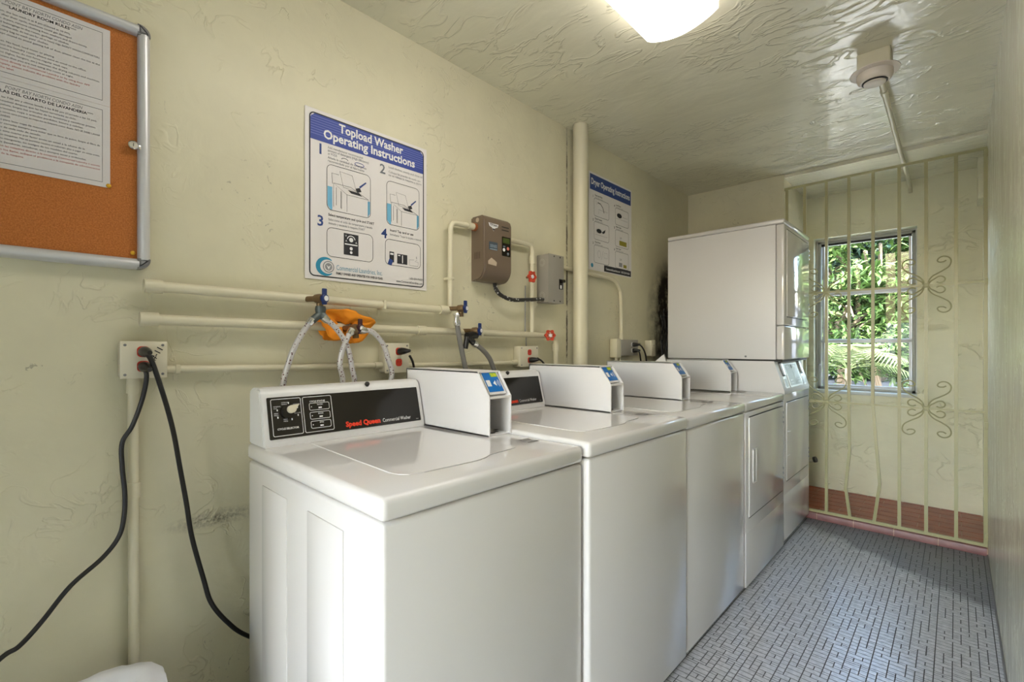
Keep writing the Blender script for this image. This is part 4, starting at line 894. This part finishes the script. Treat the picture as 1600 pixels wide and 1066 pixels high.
bm = new_bm(); cyl(bm, (.03, 2.575, 1.10), (.03, 2.575, 1.0), .012, n=12); cyl(bm, (.03, 2.62, 1.11), (.03, 2.62, 1.0), .010, n=12); obj('conduit_tail', bm, M_pipe, t)
t = outlet_box(3.000, 3.060, 1.100, 1.210, .05, 'small cream outlet box in the corner behind the stacked dryers', [(3.03, 1.17, M_ivory)], bolts=False)
bm = new_bm(); Mx = Matrix.Translation((.13, 2.955, 1.06)) @ Matrix.Rotation(math.radians(20), 4, 'Z'); prism(bm, [(-.03, 0), (.05, 0), (.035, .055)], .05, Mx @ Matrix.Rotation(PI / 2, 4, 'X'))
tag(obj('paper_scrap', bm, M_white), 'small folded white card lying behind the last payment box', 'card')
def plug(t, p, d):
    p = Vector(p); d = Vector(d).normalized(); bm = new_bm(); lathe(bm, p, d, [(0, .012), (.010, .014), (.026, .012), (.040, .008), (.050, .0055)], 12); obj('plug', bm, M_rubber, t)
def cord(pts, r, label, pl=None, group=None):
    t = thing('electric_cable', label, 'cable', tuple(pts[0]), group); bm = new_bm(); tube(bm, pts, r, 10, 7); obj('cable', bm, M_rubber, t)
    if pl: plug(t, *pl)
    return t
pt = lambda px, py, x: tuple(LW(px, py, x))
cord([pt(226, 576, .078), pt(229, 590, .076), pt(222, 625, .060), pt(207, 665, .050), pt(191, 692, .046), pt(191, 730, .046), pt(195, 770, .046), pt(194, 805, .048), pt(186, 838, .050), pt(160, 872, .052), pt(110, 916, .055), pt(65, 972, .060), pt(30, 1010, .066), pt(0, 1030, .072), (.08, -.10, .42), (.09, -.28, .20), (.10, -.45, .03), (.12, -.60, .008)], .0054, 'black power cord from the lower socket swinging away from the washers', ((.050, .222, 1.112), (1, .12, -.15)))
cord([pt(229, 553, .082), pt(236, 562, .085), pt(248, 595, .070), pt(262, 640, .056), pt(272, 680, .052), pt(281, 730, .050), pt(291, 785, .050), pt(300, 840, .050), pt(318, 905, .054), pt(330, 942, .058), pt(355, 972, .062), pt(385, 993, .066), (.070, .56, .24), (.072, .72, .15)], .0060, 'black power cord from the upper socket running behind the nearest washer', ((.050, .222, 1.150), (1, .12, -.05)))
cord([pt(640, 556, .100), pt(645, 566, .095), pt(649, 585, .085), (.08, 1.06, 1.00), (.078, 1.08, .85)], .0045, 'short black cord plugged in behind the braided hoses', ((.050, .988, 1.146), (1, .35, .05)))
cord([pt(840, 560, .115), pt(848, 566, .11), pt(856, 580, .10), (.090, 1.80, .95), (.085, 1.82, .80)], .0045, 'short black cord plugged in above the middle washer', ((.050, 1.735, 1.098), (1, .3, .08)))
cord([pt(990, 537, .11), pt(1001, 540, .10), pt(1008, 552, .09), pt(1010, 568, .085), (.08, 2.86, .95), (.08, 2.86, .80)], .0050, 'black cord from the upper white socket of the grey outlet box', ((.059, 2.725, 1.178), (1, .6, .02)))
cord([pt(990, 547, .115), pt(998, 549, .105), pt(1001, 562, .09), (.085, 2.80, .98), (.08, 2.80, .80)], .0050, 'black cord from the lower white socket of the grey outlet box', ((.059, 2.725, 1.140), (1, .6, .02)))
bm = new_bm()
for k in range(9):
    q = random.uniform(-.03, .03); tube(bm, [(.035 + random.uniform(-.02, .02), 3.20 + q, 1.42 + random.uniform(-.04, .03)), (.07 + random.uniform(-.03, .03), 3.17 + q, 1.34 + random.uniform(-.05, .05)), (.05 + random.uniform(-.03, .03), 3.22 + q, 1.25), (.05, 3.20 + q, 1.05)], .0045, 6, 5)
tag(obj('cable_bundle', bm, M_rubber), 'tangled dark cables hanging in the sooty corner behind the stacked dryers', 'cables')

# ------------------------------------------------------------------ water taps with hoses
def tap(p, label, body=M_brass, handle=M_blue, dirt=None):
    """quarter-turn tap: brass body off the wall pipe, blue lever cap, outlet down"""
    t = thing('hose_tap', label, 'tap', p); x, y, z = p
    bm = new_bm(); cyl(bm, (.03, y - .028, z), (x, y - .004, z), .0095, n=12); lathe(bm, (x - .012, y - .010, z), (1, .3, 0), [(0, .009), (.006, .014), (.024, .015), (.034, .012)], 14); cyl(bm, (x, y, z), (x, y + .002, z - .034), .0105, n=12); obj('tap_body', bm, body, t)
    bm = new_bm(); lathe(bm, (x + .014, y + .004, z), (1, .3, 0), [(0, .012), (.004, .0135), (.014, .0135), (.016, .011)], 14); box(bm, x + .018, x + .026, y - .002, y + .014, z - .020, z + .032, r=.003); hd = obj('lever', bm, handle, t)
    bm = new_bm(); lathe(bm, (x + .0295, y + .0086, z), (1, .3, 0), [(0, .0085), (.0012, .0085), (.0014, .003)], 14); obj('lever_cap', bm, M_wprint, hd)
    return t
def nut(t, p, d, m=M_chrome, r=.0125, l=.022):
    bm = new_bm(); lathe(bm, Vector(p) - Vector(d).normalized() * l / 2, d, [(0, r), (l * .7, r), (l, r * .82)], 6 * 2); return obj('hose_nut', bm, m, t)
def hose(pts, r, m, label, group=None, ntm=M_chrome):
    t = thing('water_hose', label, 'hose', tuple(pts[0]), group); bm = new_bm(); tube(bm, pts, r, 12, 8); obj('hose_line', bm, m, t)
    nut(t, pts[0], Vector(pts[1]) - Vector(pts[0]), ntm, r * 1.45); return t
hx_ = .085
t = tap((.085, .668, 1.318), 'brass tap with blue lever feeding two braided hoses, left of the orange cloth')
bm = new_bm(); p0 = Vector((.086, .671, 1.290)); lathe(bm, p0 + Vector((0, 0, .004)), (0, 0, -1), [(0, .015), (.010, .017), (.022, .015)], 14); obj('splitter_collar', bm, mat('verdigris', s2l(88, 96, 96), .45, metal=.5), t)
pl_, pr_ = LW(485, 503, hx_ + .005), LW(509, 499, hx_ + .012)
bm = new_bm(); c0 = Vector((.087, .672, 1.270)); cyl(bm, c0, pl_, .0125, n=12); cyl(bm, c0, pr_, .0125, n=12); obj('splitter', bm, mat('verdigris', s2l(88, 96, 96), .45, metal=.5), t)
hose([tuple(pl_), pt(473, 520, .092), pt(459, 545, .094), pt(450, 570, .094), pt(444, 590, .092), pt(441, 606, .088), (.08, .525, .95), (.075, .525, .80)], .0088, M_braid, 'braided steel hose arching down from the left branch of the first tap', 'braided hoses')
hose([tuple(pr_), pt(522, 510, .100), pt(537, 530, .104), pt(545, 550, .104), pt(550, 575, .102), pt(553, 600, .096), (.085, .745, .95), (.08, .745, .80)], .0088, M_braid, 'braided steel hose arching down from the right branch of the first tap', 'braided hoses')
t = tap((.085, .792, 1.226), 'brass tap with dark lever wrapped by the orange cloth, feeding two braided hoses', handle=mat('dark_plum_handle', s2l(60, 30, 36), .4))
pl2, pr2 = LW(548, 519, .105), LW(567, 516, .11)
bm = new_bm(); c0 = Vector((.095, .800, 1.222)); cyl(bm, c0, pl2, .0125, n=12); cyl(bm, c0, pr2, .0125, n=12); obj('splitter', bm, M_brass, t)
hose([tuple(pl2), pt(543, 528, .108), pt(535, 548, .108), pt(531, 570, .106), pt(535, 600, .098), (.085, .705, .95), (.08, .70, .80)], .0088, M_braid, 'braided steel hose dropping from the tap in the orange cloth, crossing behind another hose', 'braided hoses')
hose([tuple(pr2), pt(582, 519, .112), pt(598, 537, .114), pt(606, 560, .112), pt(612, 590, .104), (.09, .885, .95), (.085, .885, .80)], .0088, M_braid, 'braided steel hose arching right from the tap in the orange cloth', 'braided hoses')
t = tap((.085, 1.262, 1.322), 'brass tap with blue lever at the end of the upper water pipe'); a = LW(713, 494, .088)
bm = new_bm(); lathe(bm, a + Vector((0, 0, .012)), (0, .05, -1), [(0, .013), (.006, .016), (.016, .012), (.034, .012)], 14); obj('hose_ferrule', bm, M_chrome, t)
hose([pt(714, 505, .090), pt(718, 530, .092), pt(723, 555, .092), pt(728, 578, .090), (.085, 1.335, .95), (.08, 1.34, .80)], .0105, M_greyhose, 'grey rubber hose hanging straight from the tap at the end of the upper pipe', 'grey hoses')
t = tap((.085, 1.342, 1.232), 'brass tap with blue lever and dark splitter on the lower water pipe'); a = LW(730, 526, .095); b = LW(742, 538, .10)
bm = new_bm(); cyl(bm, (.086, 1.345, 1.215), a, .017, n=14); cyl(bm, a, b, .013, n=12); cyl(bm, a, LW(727, 545, .09), .011, n=12); obj('splitter', bm, M_rubber, t)
hose([tuple(b), pt(752, 545, .102), pt(762, 556, .102), pt(769, 570, .100), (.09, 1.50, .95), (.085, 1.51, .80)], .0105, M_greyhose, 'grey rubber hose curving right from the dark splitter', 'grey hoses')

# orange cloth bundled round the second tap
def rag():
    bm = new_bm(); nu, nv = 56, 22; R0 = .050; grid = []
    for i in range(nu):
        a = 2 * PI * i / nu; row = []
        for j in range(nv):
            b = -1.15 + 2.3 * j / (nv - 1)
            cy, cz = .773 + .012 * math.cos(a), 1.234
            ey = 1.28 + .10 * math.sin(3 * a + .6); ez = .98 + .16 * math.sin(2 * a + 2.2)
            tubr = .036 + .008 * math.sin(5 * a)
            r = R0 + tubr * math.cos(b * 1.7 + PI)
            p = Vector((.036 + .030 * math.sin(b * 1.25) + .012 * math.sin(a * 2), cy + r * ey * math.cos(a), cz + r * ez * math.sin(a)))
            nz = noise.noise_vector(p * 26) * .010 + noise.noise_vector(p * 70) * .005
            p += nz; p.x = max(p.x, .006); row.append(bm.verts.new(p))
        grid.append(row)
    for i in range(nu):
        k = (i + 1) % nu
        for j in range(nv - 1): bm.faces.new((grid[i][j], grid[k][j], grid[k][j + 1], grid[i][j + 1]))
    me_o = obj('orange_cloth', bm, M_cloth, sharp=60)
    sm = me_o.modifiers.new('thickness', 'SOLIDIFY'); sm.thickness = .0015
    return me_o
tag(rag(), 'orange cloth bundled round a tap on the lower water pipe', 'cloth')

# ------------------------------------------------------------------ waste bin
t = thing('waste_bin', 'waste bin with a puffed white plastic liner on the floor by the left wall', 'bin', (.23, .13, 0))
bc = Vector((.235, .108, -.022))
bm = new_bm(); lathe(bm, bc, (0, 0, 1), [(.022, .095), (.03, .10), (.36, .122), (.375, .126), (.375, .118)], 32); obj('bin_body', bm, M_plast, t)
bm = new_bm(); rows = []; nn = 64
prof = [(.130, .27), (.136, .31), (.137, .36), (.130, .400), (.108, .424), (.085, .420), (.070, .40), (.06, .36)]
for q, (r, z) in enumerate(prof):
    row = []
    for i in range(nn):
        a = 2 * PI * i / nn; f = .0016 * math.sin(17 * a + q * .4) + .003 * math.sin(7 * a + 1)
        hump = .020 * math.exp(-((a - 1.7) / .8) ** 2) * max(0, min(1, (z - .30) / .1))
        row.append(bm.verts.new(bc + Vector(((r + f) * math.cos(a), (r + f) * math.sin(a), z + hump + (.010 * math.sin(7 * a) if q == 0 else 0)))))
    if rows: bridge(bm, rows[-1], row)
    rows.append(row)
bm.faces.new(rows[-1]); obj('liner', bm, M_bag, t, sharp=70)

# ------------------------------------------------------------------ window grille
t = thing('security_grille', 'cream painted metal security grille with scrollwork across the window alcove', 'grille', (1.2, YG - .012, KZ))
GYc = YG + .004; gx0, gx1 = XA + .015, XR - .006; gzt, gzb = 2.276, KZ + .008; hb = .0084
XS = [.708, .817, .943, 1.066, 1.192, 1.320, 1.444, 1.574, 1.694]
def flatbar(nm, pts):
    bm = new_bm(); tube(bm, pts, hb * 1.414, 4, 1, PI / 4); return obj(nm, bm, M_bar, t)
for k, x in enumerate(XS):
    if k == 3: pts = [(x, GYc, gzt), (x, GYc, .75), (x + .004, GYc - .004, .50), (x - .016, GYc - .01, .24), (x + .006, GYc, gzb)]
    elif k == 4: pts = [(x, GYc, gzt), (x - .002, GYc, .80), (x + .018, GYc - .008, .52), (x + .034, GYc - .012, .30), (x + .004, GYc, gzb)]
    else: pts = [(x, GYc, gzt), (x, GYc, gzb)]
    bm = new_bm()
    for a, b in zip(pts[:-1], pts[1:]):
        a, b = Vector(a), Vector(b); vs = []
        for p in (a, b): vs.append([bm.verts.new(p + Vector(q)) for q in ((-hb, -hb, 0), (hb, -hb, 0), (hb, hb, 0), (-hb, hb, 0))])
        bridge(bm, vs[0], vs[1]); bm.faces.new(vs[0][::-1]); bm.faces.new(vs[1])
    obj('upright_bar', bm, M_bar, t)
for z, hh_ in ((gzt, .008), (1.530, .0066), (.796, .0066), (gzb, .009)):
    bbox_('cross_rail', (gx0 - .012, gx1 + .004, GYc - .0095, GYc - .0015 + (.009 if hh_ > .007 else 0), z - hh_, z + hh_), M_bar, t)
big = [(.010, .014), (.016, .034), (.034, .056), (.066, .076), (.096, .098), (.108, .120), (.108, .142), (.096, .158), (.076, .164), (.058, .156), (.050, .142), (.058, .132), (.076, .132), (.088, .140)]
small = [(.012, .006), (.020, .022), (.036, .034), (.056, .048), (.074, .046), (.084, .032), (.078, .016), (.062, .010), (.046, .016)]
for zc in (1.530, .796):
    for xc in (XS[2], XS[6]):
        for sx in (1, -1):
            for sz in (1, -1):
                for cv in (big, small):
                    bm = new_bm(); tube(bm, [(xc + sx * a, GYc - .010, zc + sz * b) for a, b in cv], .0042, 6, 3); obj('scroll', bm, M_bar, t)
        bbox_('collar', (xc - .013, xc + .013, GYc - .014, GYc + .004, zc - .012, zc + .012), M_bar, t, r=.003)
for z in (2.25, 1.53, .72, .10): bbox_('wall_tab', (XR - .014, XR + .001, GYc - .014, GYc + .010, z - .02, z + .02), M_bar, t, r=.002)

# drain pipe stub beyond the stacked dryers
pipe_thing('drain_elbow', [(.700, 3.96, .30), (.79, 3.96, .335), (.835, 3.955, .350)], .016, 'short cream drain pipe stub poking from the alcove side wall', sub=1)
bm = new_bm(); cyl(bm, (.828, 3.957, .348), (.842, 3.954, .353), .021, n=14); cyl(bm, (.8405, 3.9542, .3525), (.8425, 3.954, .3532), .014, n=14); tag(obj('pipe_cap', bm, M_rubber), 'black open end of the short drain pipe stub', 'pipe cap')
bbox_('alcove_duct', (XR - .028, XR - .001, YB - .24, YB - .01, 2.10, ACEIL - .002), M_alc)  # narrow boxed-in duct in the alcove corner
tag(bpy.data.objects['alcove_duct'], 'narrow boxed-in duct in the upper corner of the alcove', 'duct')

# ------------------------------------------------------------------ smoke detector, its pipe and the ceiling light
t = thing('smoke_detector', 'round off-white smoke detector hanging from a square ceiling box', 'smoke detector', (1.325, 2.48, CEIL)); dc = Vector((1.327, 2.470, 0))
bbox_('junction_box', (1.272, 1.382, 2.42, 2.53, 2.320, CEIL), M_pipe, t, r=.004)
bm = new_bm(); lathe(bm, dc + Vector((0, 0, 2.318)), (0, 0, -1), [(0, .080), (.003, .085), (.006, .085), (.008, .078)], 36); obj('base_ring', bm, M_detect, t)
bm = new_bm(); lathe(bm, dc + Vector((0, 0, 2.309)), (0, 0, -1), [(0, .062), (.014, .062), (.028, .058), (.035, .050), (.036, .040)], 36); bd = obj('detector_body', bm, M_detect, t)
bm = new_bm(); lathe(bm, dc + Vector((0, 0, 2.2745)), (0, 0, -1), [(0, .044), (.004, .044), (.005, .042)], 36); obj('vent_ring', bm, M_dark, bd)
bm = new_bm(); lathe(bm, dc + Vector((0, 0, 2.274)), (0, 0, -1), [(0, .039), (.008, .038), (.011, .031)], 36); obj('detector_cap', bm, M_detect, bd)
pipe_thing('ceiling_conduit', [(1.334, 2.528, 2.345), (1.334, 2.62, 2.340), (1.334, 3.60, 2.322), (1.334, 4.33, 2.318), (1.334, 4.385, 2.314), (1.336, 4.400, 2.300), (1.337, 4.402, 2.270)], .0115, 'cream conduit running along the ceiling from the smoke detector to the alcove wall', 'conduit', caps=[((1.334, 2.75, 2.338), (0, 1, 0))])

t = thing('ceiling_light', 'lit wraparound ceiling light with a curved frosted lens', 'ceiling light', (.86, 1.0, CEIL)); lx0, lx1, ly0, ly1 = .728, .988, .42, 1.640
bbox_('housing', (lx0 + .02, lx1 - .02, ly0 + .01, ly1 - .01, 2.352, CEIL), M_white, t, r=.003)
prof = [(lx0, 2.352), (lx0, 2.318)] + [(lx0 + (lx1 - lx0) * q / 14, 2.318 - .034 * math.sin(PI * q / 14) ** .8) for q in range(1, 14)] + [(lx1, 2.318), (lx1, 2.352)]
bm = new_bm(); prism(bm, prof, -(ly1 - ly0), basis((0, ly0, 0), (1, 0, 0), (0, 0, 1))); obj('lens', bm, M_lens, t, sharp=50)

# ------------------------------------------------------------------ outside
bm = new_bm(); box(bm, -14, 16, YB + T + .01, 26, -.5, -.25); tag(obj('bounce_ground', bm, M_ground), kind='structure')  # ground out of view, added pale to bounce sun onto the ceiling
bm = new_bm(); box(bm, XR + T, 12, -12, YB + T + .005, -.5, -.02); box(bm, -8, XR + T, -12, YN - T - .005, -.5, -.02); tag(obj('added_walkway', bm, clay('dimmed_paving', s2l(84, 86, 92), s2l(100, 102, 108), 0.8)), kind='structure')  # unseen paving, added and darkened so less light bounces indoors
bm = new_bm(); box(bm, XR + T + .01, XR + T + 1.9, -6, YB, 2.42, 2.6); box(bm, -4, XR + T + .01, YN - T - 1.9, YN - T - .01, 2.42, 2.6); tag(obj('sky_block_roof', bm, M_conc), kind='structure')  # unseen canopy added to hold back skylight at the doors
bm = new_bm(); box(bm, XR + T + 1.95, XR + T + 2.1, -6, YB, -.02, 2.6); tag(obj('light_block_wall', bm, M_conc), kind='structure')  # unseen wall added to dim the view behind the mesh door
def foliage(bm, c, rad, n, size, rnd, clump=40):
    cl = []
    for k in range(clump):
        v = Vector((rnd.gauss(0, 1), rnd.gauss(0, 1), rnd.gauss(0, 1))).normalized(); r = rnd.uniform(.55, 1.0); cl.append(Vector((c[0] + v.x * rad[0] * r, c[1] + v.y * rad[1] * r, c[2] + v.z * rad[2] * r)))
    for k in range(n):
        cc_ = rnd.choice(cl); sp = min(rad) * .20
        p = cc_ + Vector((rnd.gauss(0, sp), rnd.gauss(0, sp), rnd.gauss(0, sp * .8)))
        d = Vector((rnd.gauss(0, 1), rnd.gauss(0, 1) - .5, rnd.gauss(0, .5) - .55)).normalized(); s = d.cross(Vector((rnd.gauss(0, .4), rnd.gauss(0, .4), 1))).normalized(); l = size * rnd.uniform(.7, 1.3); w = l * .17
        up = s.cross(d).normalized() * w * .4
        a = bm.verts.new(p); b = bm.verts.new(p + d * l * .45 + s * w + up); e = bm.verts.new(p + d * l); f = bm.verts.new(p + d * l * .45 - s * w + up); m_ = bm.verts.new(p + d * l * .5)
        bm.faces.new((a, b, m_)); bm.faces.new((b, e, m_)); bm.faces.new((e, f, m_)); bm.faces.new((f, a, m_))
def tree(nm, c, rad, n, size, m, label, seed, trunk=True, cat='tree', group=None, clump=40):
    rnd = random.Random(seed); t = thing(nm, label, cat, (c[0], c[1], -.25), group)
    if trunk:
        bm = new_bm(); tube(bm, [(c[0], c[1], -.25), (c[0] + .06, c[1], c[2] * .45), (c[0], c[1], c[2])], lambda q: .10 - .05 * q, 10, 4)
        for k in range(7):
            a = rnd.uniform(0, 6.28); tube(bm, [(c[0], c[1], c[2] * rnd.uniform(.5, .9)), (c[0] + .5 * rad[0] * math.cos(a), c[1] + .5 * rad[1] * math.sin(a), c[2] + rnd.uniform(-.1, .3) * rad[2]), (c[0] + .85 * rad[0] * math.cos(a), c[1] + .85 * rad[1] * math.sin(a), c[2] + rnd.uniform(-.3, .6) * rad[2])], lambda q: .035 - .025 * q, 6, 3)
        obj('trunk', bm, M_bark, t)
    if not trunk:
        bm = new_bm()
        for k in range(6):
            a = rnd.uniform(0, 6.28); tube(bm, [(c[0] + .1 * math.cos(a), c[1] + .1 * math.sin(a), -.25), (c[0] + .4 * rad[0] * math.cos(a), c[1] + .4 * rad[1] * math.sin(a), c[2] * .4), (c[0] + .7 * rad[0] * math.cos(a), c[1] + .7 * rad[1] * math.sin(a), c[2])], .014, 6, 3)
        obj('stems', bm, M_bark, t)
    bm = new_bm(); foliage(bm, c, rad, n, size, rnd, clump); o = obj('foliage', bm, m, t, recalc=False); o['kind'] = 'stuff'
    return t
def gp(px, py, y): p = GY(px, py, y); return (p.x, p.y, p.z)
tree('leafy_tree', gp(1372, 420, 9.6), (1.55, 1.0, 1.45), 15000, .155, M_leaf1, 'bright green leafy tree outside the window', 5, clump=48)
tree('leafy_tree', gp(1310, 500, 8.8), (1.0, .8, .75), 6000, .14, M_leaf1, 'lower bright green leafy tree outside, close in front of the dark trees', 6, clump=22)
tree('dark_tree', gp(1290, 465, 13.6), (3.0, 1.3, 1.7), 11000, .34, M_leaf2, 'dark tall tree behind the bright green one outside', 8, clump=90, group='dark trees outside')
tree('dark_tree', gp(1425, 455, 17.2), (4.0, 1.3, 1.9), 10000, .36, M_leaf2, 'dark wide tree furthest outside the window', 9, clump=90, group='dark trees outside')
bm = new_bm(); box(bm, -9, 9, 11.3, 11.5, -.25, 1.36, r=.01); box(bm, -9, 9, 11.25, 11.55, 1.36, 1.52, r=.02); tag(obj('garden_wall', bm, M_conc), 'pale grey garden wall running behind the shrubs outside', 'wall')
def palm(c, n, ln, label, seed):
    rnd = random.Random(seed); t = thing('palm_plant', label, 'palm', c, 'palms outside the window')
    bm = new_bm(); tube(bm, [(c[0], c[1], -.25), (c[0], c[1], c[2] * .5), (c[0], c[1], c[2] + .02)], .035, 8, 3); obj('stem', bm, M_bark, t)
    for k in range(n):
        a = 2 * PI * k / n + rnd.uniform(-.3, .3); el = rnd.uniform(.5, 1.2); d = Vector((math.cos(a), math.sin(a), 0)); l = ln * rnd.uniform(.8, 1.15)
        P = smooth_path([Vector(c) + d * l * q * math.cos(el) + Vector((0, 0, l * (q * math.sin(el) - .62 * q * q))) for q in (0, .25, .5, .75, 1)], 5)
        bm = new_bm(); tube(bm, P, .006, 5, 1)
        for i in range(3, len(P)):
            dd = (P[i] - P[i - 1]).normalized(); s = dd.cross(Vector((0, 0, 1))).normalized(); q = i / len(P); ll = l * .34 * math.sin(PI * min(1, q * .9 + .1)) + .03
            for sg in (1, -1):
                tip = P[i] + (s * sg + dd * .7).normalized() * ll + Vector((0, 0, -.28 * ll)); w = dd * .016
                bm.faces.new([bm.verts.new(v) for v in (P[i] - w, P[i] + w, tip)])
        obj('frond', bm, M_palm, t, recalc=False)
palm(tuple(gp(1325, 578, 7.4)), 13, 1.0, 'pale green palm fronds outside the lowest window pane', 3)
palm(tuple(gp(1372, 572, 8.2)), 11, .9, 'young palm with arching fronds outside, right of the pale one', 4)
tree('garden_shrub', gp(1410, 566, 8.0), (.75, .5, .42), 2600, .12, M_leaf1, 'low bright shrub outside beneath the garden wall', 12, trunk=False, cat='shrub', clump=24)
tree('garden_shrub', gp(1300, 560, 9.8), (1.6, .5, .60), 3600, .15, M_leaf2, 'dark hedge-like shrub outside against the garden wall', 13, trunk=False, cat='shrub', clump=40)
tree('garden_shrub', gp(1430, 555, 10.2), (1.6, .5, .60), 3200, .15, M_leaf2, 'dark shrub outside against the right stretch of the garden wall', 14, trunk=False, cat='shrub', clump=40)
bm = new_bm(); box(bm, -6, 8, 8.95, 9.15, -.25, .64, r=.02); tag(obj('planter_kerb', bm, mat('planter_paint', s2l(66, 70, 78), .7)), 'low pale concrete bed edge outside below the window', 'planter')

for o in bpy.data.objects:
    if '_base' in o: del o['_base']
